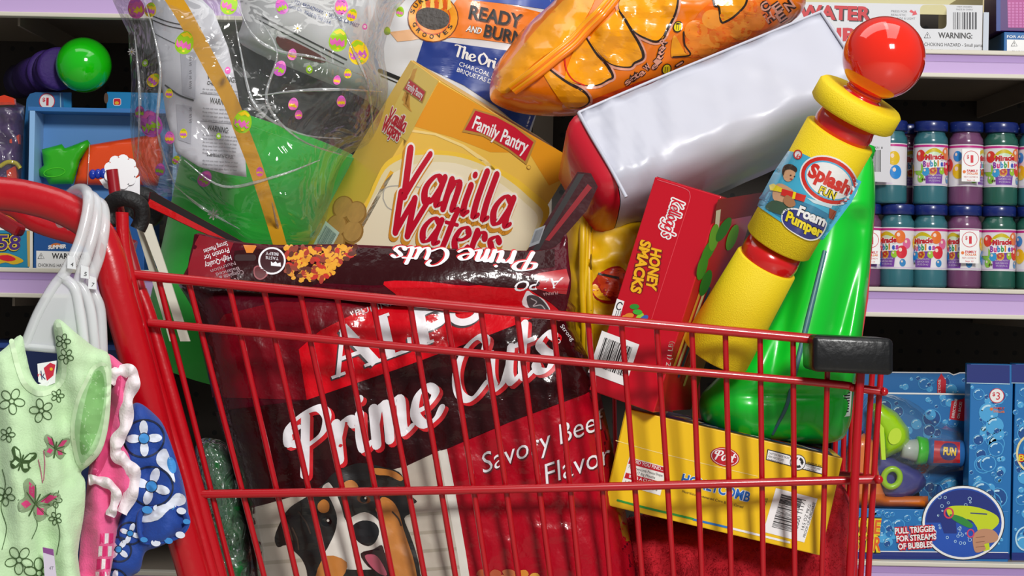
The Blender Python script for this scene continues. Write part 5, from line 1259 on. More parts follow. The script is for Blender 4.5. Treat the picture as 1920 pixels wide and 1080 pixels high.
# blue flowered top
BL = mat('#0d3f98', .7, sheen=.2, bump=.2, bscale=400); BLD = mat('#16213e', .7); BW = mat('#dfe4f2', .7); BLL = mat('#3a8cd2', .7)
t = thing('toddler_top', 'blue toddler top with white flowers hanging behind the pink top', 'top', tuple(P(290, 1050, -.045)))
m = MB(); bo = spl([(246, 762), (262, 756), (288, 775), (308, 800), (330, 860), (346, 915), (354, 968), (350, 994), (330, 1010), (296, 1026), (272, 1036), (262, 1070), (240, 1090), (236, 1160), (196, 1165), (206, 1080), (214, 1010), (228, 960), (230, 900), (228, 850), (236, 800)], 4, True)
Yb = m.pillow(bo, lambda x, y: -.052 + .006 * math.sin(x * .07 + y * .015), .013, BL, R=24, step=10, wr=.006, wscale=.03, mback=BLD)
S = field_surf(Yb)
def bp_(p, mm, l): m.poly(S, p, mm, l, 5)
bp_(spl([(232, 858), (250, 870), (264, 878), (258, 900), (240, 908), (230, 890)], 3, True), BW, 2); bp_(spl([(296, 850), (312, 842), (324, 880), (328, 905), (312, 885), (294, 868)], 3, True), BW, 2); bp_(spl([(280, 950), (310, 945), (330, 925), (346, 930), (346, 945), (318, 955), (296, 975), (262, 978)], 3, True), BW, 2)
for x, y, r, a in ((270, 822, 34, -12), (284, 912, 36, 8), (222, 1030, 22, 30), (244, 1000, 20, 10), (214, 1090, 22, 0), (240, 900, 14, 20)):
    m.ribbon(S, ell(x, y, r * 1.12, r * 1.02, a), 3.4, BLD, 3, closed=True, L=5)
    for k in range(4):
        th = math.radians(a + 45 * 0 + k * 90 + 10); bp_(ell(x + math.cos(th) * r * .58, y + math.sin(th) * r * .58, r * .42, r * .24, math.degrees(th), 14), BW, 4)
    bp_(ell(x, y, r * .3, r * .3), BLL, 5); m.ribbon(S, ell(x, y, r * .3, r * .3), 1.5, BLD, 6, closed=True)
bp_(ell(242, 884, 10, 16, 0), BLL, 3); bp_(ell(322, 872, 8, 16, -15), BLL, 3)
m.build('shirt_body', t)
# wide open sleeve hem
m = MB(); hem = [(262, 958), (290, 948), (324, 946), (350, 962), (354, 985), (336, 1008), (300, 1020), (268, 1018), (258, 990)]
q = spl(hem, 5, True); c = Vector((308, 985)); V_ = []
for p in q:
    for k_, (f, dy) in enumerate(((1.04, -.072), (1.0, -.078), (.86, -.076), (.62, -.055))): pp = c + (p - c) * f; V_.append(P(pp.x, pp.y, dy + .012))
K = len(q); m.add(V_, [(4 * i + j, 4 * ((i + 1) % K) + j, 4 * ((i + 1) % K) + j + 1, 4 * i + j + 1) for i in range(K) for j in range(3)], BL, True)
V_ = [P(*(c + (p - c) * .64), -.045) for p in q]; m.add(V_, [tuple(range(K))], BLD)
S2 = lambda x, y, h: P(x, y, -.0668 - h)
for x, y, r, mm in ((276, 956, 10, BLL), (296, 953, 9, BW), (318, 950, 10, BLL), (340, 958, 9, BW), (350, 978, 7, BLL), (338, 1003, 9, BW), (316, 1014, 8, BLL), (292, 1018, 9, BW), (270, 1012, 7, BLL)): m.poly(S2, ell(x, y, r, r * .7, 10), mm, 2)
m.build('sleeve_hem', t)
# ================================================================ goods on the shelves
def wbox(x0, y0, x1, y1, Y, depth, m, bev=.001):
    """Box whose front face fills a pixel rectangle at depth Y."""
    o = P(x0, y1, Y); return MB().obox(o, Vector((pxlen(Y) * (x1 - x0), 0, 0)), Vector((0, depth, 0)), Vector((0, 0, pxlen(Y) * (y1 - y0))), m, bev)
def fs(Y): return lambda x, y, h: P(x, y, Y - h)
def price(m, S, x, y, r, val, l=3):
    m.poly(S, ell(x, y, r, r), RED, l); m.poly(S, ell(x, y, r * .9, r * .9), WHITE, l + 1)
    m.text(S, val, (x - r * .1, y + r * .52), (x + r * (.2 if val == '1' else .42), y + r * .53), r * 1.05, RED, l + 2, bold=.0); m.text(S, '$', (x - r * .58, y + r * .02), (x - r * .2, y + r * .02), r * .5, RED, l + 2, bold=.02)
def warn(m, S, x, y, s_, l=3, txt=('WARNING:', 'CHOKING HAZARD - Small parts.', 'Not for children under 3 years.'), ws=(1, 1.7, 1.3), slope=.02):
    h = 11 * s_
    m.ribbon(S, [(x, y + h), (x + 6 * s_, y), (x + 12 * s_, y + h), (x, y + h)], 1, INK, l, spline=False); m.text(S, '!', (x + 5.2 * s_, y + h - 1), (x + 6.8 * s_, y + h - 1), 7 * s_, INK, l)
    m.text(S, txt[0], (x + 26 * s_, y + h), (x + 26 * s_ + 64 * ws[0] * s_, y + h + 64 * ws[0] * s_ * slope), 11 * s_, INK, l, bold=.02)
    m.text(S, txt[1], (x, y + h + 15 * s_), (x + 64 * ws[1] * s_, y + h + 15 * s_ + 64 * ws[1] * s_ * slope), 6.5 * s_, INK, l)
    m.text(S, txt[2], (x, y + h + 25 * s_), (x + 64 * ws[2] * s_, y + h + 25 * s_ + 64 * ws[2] * s_ * slope), 4.5 * s_, INK, l, shear=.2)
# ---------------------------------------------------------------- left bay
BT = mat('#2f6fb0', .5); BTD = mat('#5c93d0', .55, var=.05, bscale=8); BTL = mat('#8cb8e4', .5)
# open blue tray with toy water pistol
t = thing('toy_tray', 'open blue cardboard tray holding a green and orange water pistol, left shelf', 'toy package', tuple(P(160, 400, .97)))
Yt = .965; m = wbox(52, 204, 330, 392, Yt + .055, .004, BTD); m.build('back_panel', t)
for nm, (a, b, c, d) in (('tray_wall', (52, 200, 330, 208)), ('tray_wall', (52, 206, 62, 392)), ('tray_wall', (322, 206, 330, 392)), ('tray_wall', (52, 386, 330, 393))):
    wbox(a, b, c, d, Yt, .056, BT if c - a > 100 else BTL, .0006).build(nm, t)
t = thing('water_pistol', 'green and orange toy water pistol tied inside the open blue tray', 'toy gun', tuple(P(180, 345, Yt + .03)))
G1 = mat('#2fae12', .35, coat=.3); O1 = mat('#ea4a0c', .35, coat=.3); Yp_ = Yt + .022
def bslab(pts, Y, th, m, name, t, extra=None):
    b = MB(); b.pillow(pts, Y + th / 2, th / 2, m, R=7, step=8)
    if extra: extra(b)
    return b.build(name, t)
bslab([(78, 280), (116, 270), (122, 278), (164, 262), (170, 270), (150, 300), (137, 345), (92, 346), (86, 334), (74, 330), (72, 318), (82, 310)], Yp_, .02, G1, 'nozzle', t, lambda b: b.ribbon(fs(Yp_ - .0012), ell(102, 323, 20, 8, -8), 1.5, mat('#4cc822', .35), 2, closed=True))
bslab([(166, 272), (250, 258), (300, 250), (306, 300), (296, 348), (139, 347), (148, 308)], Yp_ + .001, .022, O1, 'pistol_body', t)
m = MB()
for i in range(6): m.ball(P(174 + i * 10, 327 - i, Yp_ + .002), .0062, mat('#1338b4', .3, coat=.4), 14, 10, (1, 1, 1.3))
m.build('pump_grip', t)
MB().tube([P(168, 270, Yp_ - .006), P(166, 310, Yp_ - .012), P(164, 346, Yp_ - .004)], .0007, film('tie_wire', haze=.3, gloss=.5, bump=.1), 6).build('tie', t)
# blue carded packages behind the tray
t = thing('carded_toy', 'blue carded package with one dollar tag behind the open blue tray', 'toy package', tuple(P(90, 390, 1.04)))
m = MB(); m.slab([(34, 392), (44, 250), (50, 186), (56, 176), (66, 173), (134, 173), (135, 392)], 1.035, .004, mat('#2a6aa2', .3, coat=.5)); m.poly(fs(1.035), [(118, 174), (134, 174), (134, 204), (120, 204)], mat('#1c82b8', .3), 1)
m.poly(fs(1.035), [(112, 174), (114, 174), (115, 204), (113, 204)], mat('#9cc8e0', .3), 2); price(m, fs(1.035), 88, 190, 15, '1'); m.build('card', t)
t = thing('carded_toy', 'bright blue box top with small red badge behind the tray', 'toy package', tuple(P(240, 390, 1.04)))
m = wbox(196, 172, 330, 392, 1.03, .05, mat('#1583bb', .35)); m.poly(fs(1.03), rrect(212, 184, 227, 198, 4), WHITE, 1); m.poly(fs(1.03), rrect(213, 185, 226, 197, 3), RED, 2); m.poly(fs(1.03), ell(219, 193, 4, 3), mat('#e8b020', .4), 3); m.poly(fs(1.03), ell(199, 184, 4, 10), mat('#5a4030', .4), 1); m.build('carton', t)
# purple pumper with the green ball
t = thing('foam_pumper', 'dark purple foam pumper with a glossy green ball, lying on the left shelf stack', 'water toy', tuple(P(155, 150, 1.02)))
MB().ball(P(157, 122, 1.0), 51.5 * pxlen(1.0), mat('#16c40e', .12, coat=.8), 48, 30).build('ball_knob', t)
PU = mat('#3a1f6e', .7, bump=.3, bscale=200); pa = P(112, 128, 1.01); pb_ = P(40, 152, 1.2); A_ = (pb_ - pa).normalized(); k1 = pxlen(1.03)
for a, b, r in ((0, .02, 40), (.026, .046, 37), (.052, .066, 42), (.07, .16, 38), (.165, .23, 34)): MB().lathe([(0, a), ((r - 5) * k1, a), (r * k1, a + .004), (r * k1, b - .004), ((r - 5) * k1, b), (0, b)], pa, A_, PU if r != 34 else mat('#241848', .7), 36).build('foam_ring' if b - a < .03 else 'foam_barrel', t)
# bagged purple toys at the left edge
t = thing('bagged_toy', 'clear bag of purple and orange toys at the left edge of the shelf', 'toy package', tuple(P(10, 390, 1.0)))
m = MB(); m.pillow([(-70, 195), (20, 190), (44, 200), (42, 300), (34, 388), (-70, 390)], 1.02, .03, mat('#3c1a58', .3, coat=.5, var=.5, bscale=40), R=25, step=12, wr=.02, wscale=.05); m.build('purple_toys', t)
m = MB()
for pts in ([(-20, 186), (8, 178), (26, 184), (28, 196), (-20, 198)], [(18, 262), (36, 252), (36, 270), (18, 268)], [(12, 320), (30, 310), (32, 340), (14, 340)]): m.slab(pts, .99, .01, mat('#d83a16', .3, coat=.5))
m.tube([P(x, y, .985) for x, y in ((0, 312), (14, 304), (30, 306), (38, 316))], .0035, mat('#b8a81c', .3, coat=.5), 8); m.build('orange_pieces', t)
m = MB(); m.pillow([(-70, 190), (22, 188), (46, 198), (44, 300), (36, 388), (-70, 390)], 1.0, .035, FILM, R=25, step=14, wr=.012, wscale=.05); m.build('film_wrap', t)
# boxes under the tray
t = thing('toy_box', 'blue and yellow toy box numbered 58 at the left edge of the shelf', 'toy box', tuple(P(10, 505, .97)))
m = wbox(-60, 393, 56, 503, .97, .12, mat('#1f86ac', .4)); S = fs(.97)
m.poly(S, [(-60, 395), (56, 397), (56, 420), (-60, 418)], mat('#d8861c', .4), 1); m.poly(S, [(-60, 418), (56, 420), (56, 425), (-60, 423)], RED, 2); m.poly(S, [(-60, 425), (56, 426), (56, 432), (-60, 431)], WHITE, 2)
for bo, mm, l in ((.1, mat('#1a1430', .4), 3), (.06, mat('#e8c83a', .4), 4), (.015, mat('#4a2a7c', .4), 5)): m.text(S, '58', (-6, 468), (39, 468), 28, mm, l, bold=bo, shear=.1)
m.poly(S, spl([(-10, 478), (10, 474), (34, 482), (44, 490), (26, 496), (10, 492), (-10, 496)], 3, True), mat('#d8b01c', .4), 3); m.poly(S, spl([(-8, 482), (14, 478), (30, 486), (14, 490)], 3, True), RED, 4); m.poly(S, [(50, 433), (56, 433), (56, 500), (52, 500)], mat('#c8a85a', .4), 3); m.build('carton', t)
t = thing('toy_box', 'blue toy box with a choking hazard warning label beside the red cart post', 'toy box', tuple(P(130, 507, .97)))
m = wbox(62, 396, 270, 506, .97, .12, mat('#16559a', .45)); S = fs(.97)
m.poly(S, [(54.5, 430), (61.5, 430), (61.5, 506), (54.5, 506)], mat('#e8e4d8', .5), 2)
m.poly(S, [(68, 470), (180, 473), (180, 509), (68, 506)], WHITE, 1); warn(m, S, 71, 474, 1, 2, ws=(1.0, 1.6, 1.3))
m.text(S, 'SUMMER', (90, 467), (124, 465), 7, WHITE, 3, bold=.05, shear=.2); m.poly(S, spl([(92, 462), (102, 456), (112, 457), (120, 463), (106, 464)], 3, True), mat('#d8701c', .5), 2); m.build('carton', t)
t = thing('blue_bin', 'long blue bin on the shelf below, behind the hanging clothes', 'bin', tuple(P(120, 1066, 1.0)))
m = wbox(-60, 650, 235, 1064, 1.0, .22, mat('#1c2f66', .45)); m.build('bin_body', t); wbox(-62, 641, 237, 652, .993, .235, mat('#2c4c96', .4), .003).build('rim', t)
# ---------------------------------------------------------------- right bay, top: white toy box with a window
WB = mat('#d9dade', .5)
t = thing('toy_box', 'white toy box with a handle hole and warning text on the top right shelf', 'toy box', tuple(P(1700, 95, .97)))
m = MB(); hole = rrect(1725, 9, 1775, 54, 9)
tess = [(p[0], p[1]) for p in [(1480, 3), (1480, 92), (1842, 97), (1843, 10)]]
allv = tess + hole
T_ = tessellate_polygon([[Vector((x, y, 0)) for x, y in tess], [Vector((x, y, 0)) for x, y in hole]])
for Yq in (.97, .972): m._flat(fs(Yq), allv, T_, WB, 0)
nH = len(hole); o = len(m.v); m.add([P(x, y, .97) for x, y in hole] + [P(x, y, .972) for x, y in hole], [(i, (i + 1) % nH, nH + (i + 1) % nH, nH + i) for i in range(nH)], WB)
S = fs(.97)
m.text(S, 'WATER', (1500, 36), (1636, 40), 26, INK, 1, bold=.04); m.text(S, 'WATER', (1497, 34), (1633, 38), 26, mat('#c8202c', .5), 2, bold=.04)
m.text(S, 'BLUR', (1496, 76), (1611, 76), 24, mat('#c8202c', .5), 2, bold=.04)
for i, s_ in enumerate(('PRESS FOR', 'REALISTIC', 'SOUNDS & LIGHT')): m.text(S, s_, (1671, 23 + i * 6.6), (1671 + (30, 28, 45)[i], 23.5 + i * 6.6), 4.2, mat('#77777c', .5), 1)
m.poly(S, [(1705, 22), (1708, 18), (1714, 22), (1716, 19), (1720, 27), (1710, 29), (1712, 25)], RED, 1)
R_ = random.Random(2); x = 1787
while x < 1832:
    w_ = R_.choice((.7, 1.2, 2.4, 3.4)); m.poly(S, [(x, 23), (x + w_, 23), (x + w_, 55), (x, 55)], mat('#4a4a50', .5), 1); x += w_ + R_.choice((.9, 1.4, 2.2))
m.text(S, 'ITEM 7054892', (1794, 14), (1823, 14.4), 3, mat('#77777c', .5), 1); m.text(S, 'MADE IN CHINA', (1793, 19), (1824, 19.4), 3, mat('#77777c', .5), 1)
warn(m, S, 1733, 60, 1, 1, ws=(1.0, 1.72, 1.25)); m.build('front_panel', t)
k9 = pxlen(.97)
m = MB().obox(P(1480, 96, .974), Vector((k9 * 362, 0, 0)), Vector((0, .3, 0)), Vector((0, 0, .002)), WB); m.build('bottom_panel', t)
m = MB().obox(P(1841, 97, .97), Vector((.002, 0, 0)), Vector((0, .3, 0)), Vector((0, 0, k9 * 130)), mat('#c8b88a', .5)); m.build('side_panel', t)
m = MB().obox(P(1480, 22, 1.2), Vector((k9 * 400, 0, 0)), Vector((0, .003, 0)), Vector((0, 0, k9 * 80)), mat('#d8cf9a', .5)); m.build('back_panel', t)
m = MB().obox(P(1843, 97, .966), Vector((k9 * 10, 0, 0)), Vector((0, .002, 0)), Vector((0, 0, k9 * 74)), mat('#c4ccd8', .5)); m.build('end_flap', t)
t = thing('toy_box', 'purple toy box with pink mesh panel on the top right shelf', 'toy box', tuple(P(1900, 96, .98)))
m = wbox(1868, -30, 1990, 58, .985, .15, mat('#4a1a6c', .4)); S = fs(.985); m.poly(S, [(1868, -30), (1876, -30), (1876, 58), (1868, 58)], mat('#1a3a8a', .4), 1); m.poly(S, [(1888, -30), (1990, -30), (1990, 54), (1890, 52)], mat('#b03a8a', .35, coat=.5), 1)
for i in range(9):
    for j in range(7): m.poly(S, rrect(1890 + j * 7, 4 + i * 5.4, 1895 + j * 7, 8 + i * 5.4, 1), mat('#c86aae', .3, coat=.6), 2)
m.build('carton', t)
t = thing('toy_box', 'small blue toy box with age warning under the purple box, top right shelf', 'toy box', tuple(P(1920, 98, .975)))
m = wbox(1882, 60, 1990, 98, .972, .15, mat('#0f62a4', .45)); S = fs(.972); m.text(S, 'FOR AGES 3+', (1888, 71), (1942, 72), 5, WHITE, 1, bold=.01); m.poly(S, [(1888, 74), (1990, 76), (1990, 99), (1888, 97)], WHITE, 1); warn(m, S, 1896, 76, .95, 2, txt=('WARNING:', 'CHOKING HAZARD', '')[:2] + (' .',), ws=(1, 1.2, .02)); m.build('carton', t)
# ---------------------------------------------------------------- bubble bottles
CAPB = mat('#16286e', .3, coat=.4)
kb = pxlen(1.0); YB0 = 1.0
def bottle_proto(col, y_base):
    """One bottle standing on pixel row y_base, centred on pixel column 1740; returns its mesh parts."""
    O = P(1740, y_base, YB0); Z = Vector((0, 0, 1)); u = pxlen(YB0) * 1.0
    pr = [(0, 0), (29, 0), (32, 2.5), (32.5, 6), (32, 28), (31.5, 34), (31.5, 112), (32, 116), (31, 124), (27, 130), (26, 134), (26, 138), (0, 138)]
    body = MB().lathe([(r * u, h * u) for r, h in pr], O, Z, mat(col, .22, coat=.5, trans=.15), 40)
    cap = MB().lathe([(0, 136 * u), (30 * u, 136 * u), (31.5 * u, 137.5 * u), (31.5 * u, 152 * u), (30 * u, 155 * u), (0, 155 * u)], O, Z, CAPB, 40)
    for i in range(40): pass
    lab = MB(); R = 32.1 * u
    lab.local = True
    def S(a, b, h):       # a: pixels round the bottle from its front, b: height in pixels
        th = a / 32.1; return O + Vector((math.sin(th) * (R + h), -math.cos(th) * (R + h), b * u))
    LL = 5
    def lp(p, mm, l, L=LL): lab.poly(S, p, mm, l, L)
    lp([(-97, 34), (97, 34), (97, 112), (-97, 112)], mat('#e6e2e6', .25, coat=.6), 0)
    lp([(-97, 106), (97, 106), (97, 110), (-97, 110)], mat('#c42a86', .3, coat=.5), 1)
    lp([(-60, 36), (60, 36), (60, 38), (-60, 38)], mat('#d8c8e0', .3, coat=.5), 1)
    lp([(-19, 38), (12, 38), (14, 58), (8, 68), (-16, 68), (-20, 56)], mat('#7a44a4', .3, coat=.5), 1)
    for x, y, r, c in ((22, 94, 12, '#e8742a'), (26, 66, 12, '#d8283a'), (12, 62, 7, '#9ac83a'), (-19, 60, 8, '#3a9ad2'), (-6, 62, 9, '#d8a02a'), (-30, 90, 11, '#d8322c'), (-34, 66, 12, '#8ac23a'), (28, 46, 7, '#3a86c2'), (-29, 48, 8, '#86c238'), (36, 82, 10, '#e06a9a'), (-58, 62, 14, '#e8c01c'), (-60, 90, 10, '#2a8ad8'), (62, 84, 13, '#e8c01c'), (66, 58, 13, '#2a8ad8'), (-80, 74, 12, '#d8443a')):
        lp(ell(x, y, r * .86, r), mat(c, .25, coat=.6), 2 + (x % 3) * .3)
        lp(ell(x - r * .25, y + r * .35, r * .25, r * .3), mat('#f0d8c8', .25), 3.2)
    for k in range(6): lp(ell(-6 + 4 * math.cos(k), 62 + 4 * math.sin(k), 2.2, 2.2), mat('#b8382c', .3), 3.4, 0)
    lp(spl([(-22, 88), (-18, 98), (-4, 104), (10, 98), (14, 90), (0, 94)], 4, True), mat('#cdb81c', .3), 3); lp(ell(-4, 91, 12, 6), mat('#c8e0c0', .3), 3.4)
    for bo, mm, l in ((.12, WHITE, 4), (.05, mat('#c0202e', .3), 5)): lab.text(S, 'Miracle', (-20, 82), (16, 84), 10, mm, l, bold=bo, up=(0, 10), L=LL)
    lab.text(S, 'Bubbles', (-24, 69), (20, 71), 11, WHITE, 4, bold=.16, up=(0, 11), L=LL)
    for i, ch in enumerate('Bubbles'): lab.text(S, ch, (-24 + i * 6.4, 69 + i * .3), (-18.6 + i * 6.4 - (2.6 if ch == 'l' else 0), 69.3 + i * .3), 11, mat(('#8a3aa4', '#d83a8a', '#2a86c2', '#2a9a4a', '#e0862a', '#3a5ab8', '#b83a9a')[i], .3), 5, bold=.05, up=(0, 11), L=LL)
    for i, s_ in enumerate(('NON-TOXIC SOLUTION', 'SAFE FOR KIDS', '8 FL OZ (236 mL)')): lab.text(S, s_, (-15 + i, 52 - i * 5), (10 - i, 52 - i * 5), 3, mat('#e0d4ea', .3), 3, up=(0, 3.2))
    lp([(-46, 62), (-28, 62), (-28, 78), (-46, 78)], mat('#d0d0d4', .3), 4)
    lab.text(S, '4+', (-27, 42), (-19, 42), 7, mat('#4a3a1c', .4), 4, bold=.02, up=(0, 7))
    return body, cap, lab
COLS = {'teal': '#3a7580', 'mauve': '#7c4a72', 'green': '#2c6456'}
built = {}
def add_bottle(px, top, kind, rot, label, dy=0):
    """px: centre column; top: True for the upper layer."""
    if not built:
        for c, hx in COLS.items():
            b, cp_, lb_ = bottle_proto(hx, 540)
            o = P(1740, 540, YB0)
            def mk(mb, nm):
                mb.v = [tuple(Vector(v) - o) for v in mb.v]; me = mb.build(nm); COL.objects.unlink(me); return me
            built[c] = [mk(b, 'bottle_body'), mk(cp_, 'cap'), mk(lb_, 'label_wrap')]
    yb = 540 + (px - 1740) * .019
    o = P(px, yb, YB0)
    if top: o.z += pxlen(YB0) * 156.2
    o.y += dy; o.z += dy * 0
    r = thing('bubble_bottle', label, 'bubble bottle', tuple(o), 'bubble bottles on the right shelf'); r.rotation_euler = (0, 0, rot)
    for src in built[kind]:
        c = src.copy(); c.location = (0, 0, 0); c.parent = r; COL.objects.link(c)
    return r
for px, k_, r_, lb_ in ((1664, 'teal', -1.9, 'teal bubble bottle in the upper row beside the white barcode card'), (1740, 'teal', .12, 'teal bubble bottle in the upper row, first fully visible from the left'), (1806, 'mauve', 1.15, 'mauve bubble bottle in the upper row behind a one dollar tag'),
                       (1871, 'green', .1, 'green bubble bottle in the upper row, right of the mauve one'), (1937, 'teal', .6, 'teal bubble bottle in the upper row cut by the right picture edge')):
    add_bottle(px, True, k_, r_, lb_)
for px, k_, r_, lb_ in ((1618, 'mauve', .3, 'mauve bubble bottle in the lower row beside the green jug'), (1680, 'teal', -.72, 'teal bubble bottle in the lower row, left of the middle teal one'), (1742, 'teal', -.55, 'teal bubble bottle in the lower row under the first fully visible upper one'),
                       (1806, 'mauve', -.8, 'mauve bubble bottle in the lower row behind a one dollar tag'), (1870, 'green', .05, 'green bubble bottle in the lower row, right of the tagged mauve one'), (1935, 'green', .7, 'green bubble bottle in the lower row cut by the right picture edge')):
    add_bottle(px, False, k_, r_, lb_)
for px, tp, k_, lb_ in ((1712, True, 'mauve', 'bubble bottle in the second upper row, glimpsed left of the first full teal one'), (1905, True, 'green', 'bubble bottle in the second upper row, glimpsed at right of the upper green one'), (1905, False, 'teal', 'bubble bottle in the second lower row, glimpsed right of the lower green one'), (1712, False, 'teal', 'bubble bottle in the second lower row, glimpsed behind the two lower teal ones')):
    add_bottle(px, tp, k_, .2, lb_, .062)
def dollar_tag(x0, y0, x1, y1, Y, label):
    m = MB(); m.slab([(x0, y0), (x1, y0 + 1), (x1 - 1, y1), (x0 - 1, y1 - 1)], Y, .0012, WHITE); S = fs(Y); cx = (x0 + x1) / 2
    m.ribbon(S, ell(cx, y0 + 18, 14, 14), 1, RED, 1, closed=True); m.text(S, '1', (cx - 1, y0 + 26), (cx + 4, y0 + 26), 15, RED, 1, bold=.0); m.text(S, '$', (cx - 8, y0 + 18), (cx - 4, y0 + 18), 7, RED, 1, bold=.02)
    m.poly(S, ell(cx - 13, y0 + 43, 3, 3), mat('#e8762a', .5), 1); m.text(S, 'FAMILY', (cx - 8, y0 + 43), (cx + 13, y0 + 43.5), 4.5, RED, 1, bold=.03); m.text(S, 'DOLLAR', (cx - 8, y0 + 48), (cx + 13, y0 + 48.5), 4, mat('#e8762a', .5), 1, bold=.03)
    m.text(S, '987/1029874', (cx - 14, y0 + 54), (cx + 12, y0 + 54.5), 3, mat('#c86a6a', .5), 1); m.text(S, 'Sept 10', (cx - 8, y0 + 60), (cx + 7, y0 + 60.5), 3, RED, 1)
    tag(m.build('price_tag'), label, 'price tag', 'one dollar tags on the bubble bottles')
dollar_tag(1804, 279, 1838, 341, .962, 'white one dollar tag on the upper mauve bubble bottle')
dollar_tag(1800, 431, 1836, 494, .962, 'white one dollar tag on the lower mauve bubble bottle')
dollar_tag(1616, 432, 1651, 495, .962, 'white one dollar tag on the lower bottle beside the green jug')
m = MB(); m.slab([(1630, 253), (1670, 254), (1668, 342), (1628, 340)], .958, .0012, mat('#d0cfd4', .5))
S = fs(.958); R_ = random.Random(6); x = 1634
while x < 1650:
    w_ = R_.choice((.7, 1.2, 2.2)); m.poly(S, [(x, 281), (x + w_, 281), (x + w_, 322), (x, 322)], INK, 1); x += w_ + 1.1
m.text(S, '02931 8', (1632, 278), (1655, 279), 4, INK, 1)
tag(m.build('barcode_card'), 'white barcode card hanging in front of the upper left bubble bottle', 'card')
# ---------------------------------------------------------------- right bay, bottom: bubble gun packages
BB1 = mat('#1672b8', .4, coat=.2); BB2 = mat('#4aa8e0', .4, coat=.2); BB3 = mat('#bfe4f6', .4); NV = mat('#152a7c', .4, coat=.2); BBD = mat('#0d4c92', .4)
def bubbles(m, S, x0, y0, x1, y1, n, seed, l=2, rmax=13):
    R_ = random.Random(seed)
    for i in range(n):
        r = R_.uniform(3, rmax) * (1 if R_.random() > .5 else .6); x, y = R_.uniform(x0 + r, x1 - r), R_.uniform(y0 + r, y1 - r); lay = l + (i % 12) * .25
        m.poly(S, ell(x, y, r, r, 0, 18), (BB2, BBD, BB1)[i % 3], lay); m.ribbon(S, ell(x, y, r * .95, r * .95, 0, 16), max(.7, r * .1), BB2, lay + .1, closed=True, n=1)
        m.ribbon(S, ell(x, y, r * .7, r * .7, 0, 10, 200, 280), max(1, r * .2), BB3, lay + .2, n=1); m.poly(S, ell(x + r * .35, y + r * .4, r * .14, r * .1), BB3, lay + .2)
t = thing('bubble_gun_package', 'blue window package with lime and orange bubble gun behind the cart corner', 'toy package', tuple(P(1740, 1055, 1.0)))
m = wbox(1560, 952, 1890, 1048, .985, .003, BB1); S = fs(.985); bubbles(m, S, 1560, 955, 1885, 1030, 90, 1, 2, 15)
m.poly(S, [(1560, 1034), (1890, 1036), (1890, 1048), (1560, 1048)], NV, 5.2); m.ribbon(S, [(1560, 1033), (1890, 1036)], 1.6, WHITE, 5.4)
for a, p0, p1 in (('BUBBLE', (1562, 998), (1652, 1001)), ('BLASTER', (1560, 1030), (1651, 1033))):
    for bo, mm, l in ((.14, INK, 6), (.09, mat('#f0d41c', .4), 7), (.02, mat('#e2601a', .4), 8)): m.text(S, a, p0, p1, 27, mm, l, bold=bo, shear=.12)
for i, a in enumerate(('PULL TRIGGER', 'FOR STREAMS', 'OF BUBBLES')):
    x0 = 1678 + i * 3; y0 = 1001 + i * 14.6
    m.text(S, a, (x0, y0), (x0 + (77, 75, 65)[i], y0 - 5), 11, RED, 11, bold=.16); m.text(S, a, (x0, y0), (x0 + (77, 75, 65)[i], y0 - 5), 11, WHITE, 12, bold=.03)
for r, mm, l in ((78, INK, 6), (76.5, WHITE, 6.5), (72, mat('#1b50b4', .4), 7)): m.poly(S, ell(1806, 980, r, r * .9, 0, 48), mm, l)
m.poly(S, ell(1806, 980, 70, 62, 0, 40, 180, 360), NV, 7.4)
for i in range(34): R_ = random.Random(i); r = R_.uniform(1.2, 3.4); m.ribbon(S, ell(1752 + R_.uniform(0, 70), 930 + R_.uniform(0, 92), r, r, 0, 10), .8, BB3, 8, closed=True, n=1)
LM = mat('#c8d81a', .4)
m.poly(S, spl([(1776, 952), (1800, 948), (1836, 952), (1868, 966), (1872, 982), (1852, 998), (1836, 994), (1822, 976), (1800, 972), (1780, 968)], 4, True), LM, 9); m.poly(S, [(1832, 990), (1852, 996), (1856, 1030), (1844, 1034)], LM, 8.5)
m.poly(S, spl([(1826, 1002), (1840, 992), (1862, 994), (1872, 1006), (1866, 1016), (1846, 1020), (1848, 1030), (1830, 1036), (1824, 1018)], 4, True), mat('#c08a6a', .5), 9.5)
for i in range(3): m.ribbon(S, [(1830, 1008 + i * 9), (1846, 1006 + i * 9)], 1.2, mat('#8a5a42', .5), 10)
m.ribbon(S, ell(1779, 962, 8, 9), 3, mat('#d83a5a', .4), 10, closed=True); m.poly(S, spl([(1782, 964), (1806, 970), (1824, 984), (1818, 990), (1800, 982), (1784, 972)], 3, True), mat('#2a8a3a', .4), 9.4); m.ribbon(S, [(1820, 962), (1850, 964)], 2, NV, 10); m.ribbon(S, ell(1820, 1000, 6, 7), 2.4, mat('#d83a6a', .4), 10.5, closed=True); m.poly(S, [(1762, 974), (1792, 974), (1794, 1000), (1770, 1000)], NV, 8.2)
m.build('tray_front', t)
m = wbox(1560, 734, 1812, 1047, 1.075, .004, BB1); S = fs(1.075); bubbles(m, S, 1640, 738, 1808, 950, 70, 3, 1, 20); m.poly(S, [(1560, 734), (1812, 738), (1812, 741), (1560, 737)], WHITE, 6)
m.poly(S, [(1784, 752), (1806, 748), (1812, 741), (1812, 790), (1780, 786)], RED, 5); m.text(S, 'DIRECTIONS', (1789, 784), (1795, 748), 6, WHITE, 6, up=(-5, -1), bold=.02); m.text(S, 'ON BACK!', (1799, 785), (1804, 754), 6, WHITE, 6, up=(-5, -1), bold=.02)
m.text(S, 'TRIGGER', (1712, 922), (1748, 862), 20, mat('#b8281e', .4), 6, up=(-18, -4), bold=.05); m.build('back_card', t)
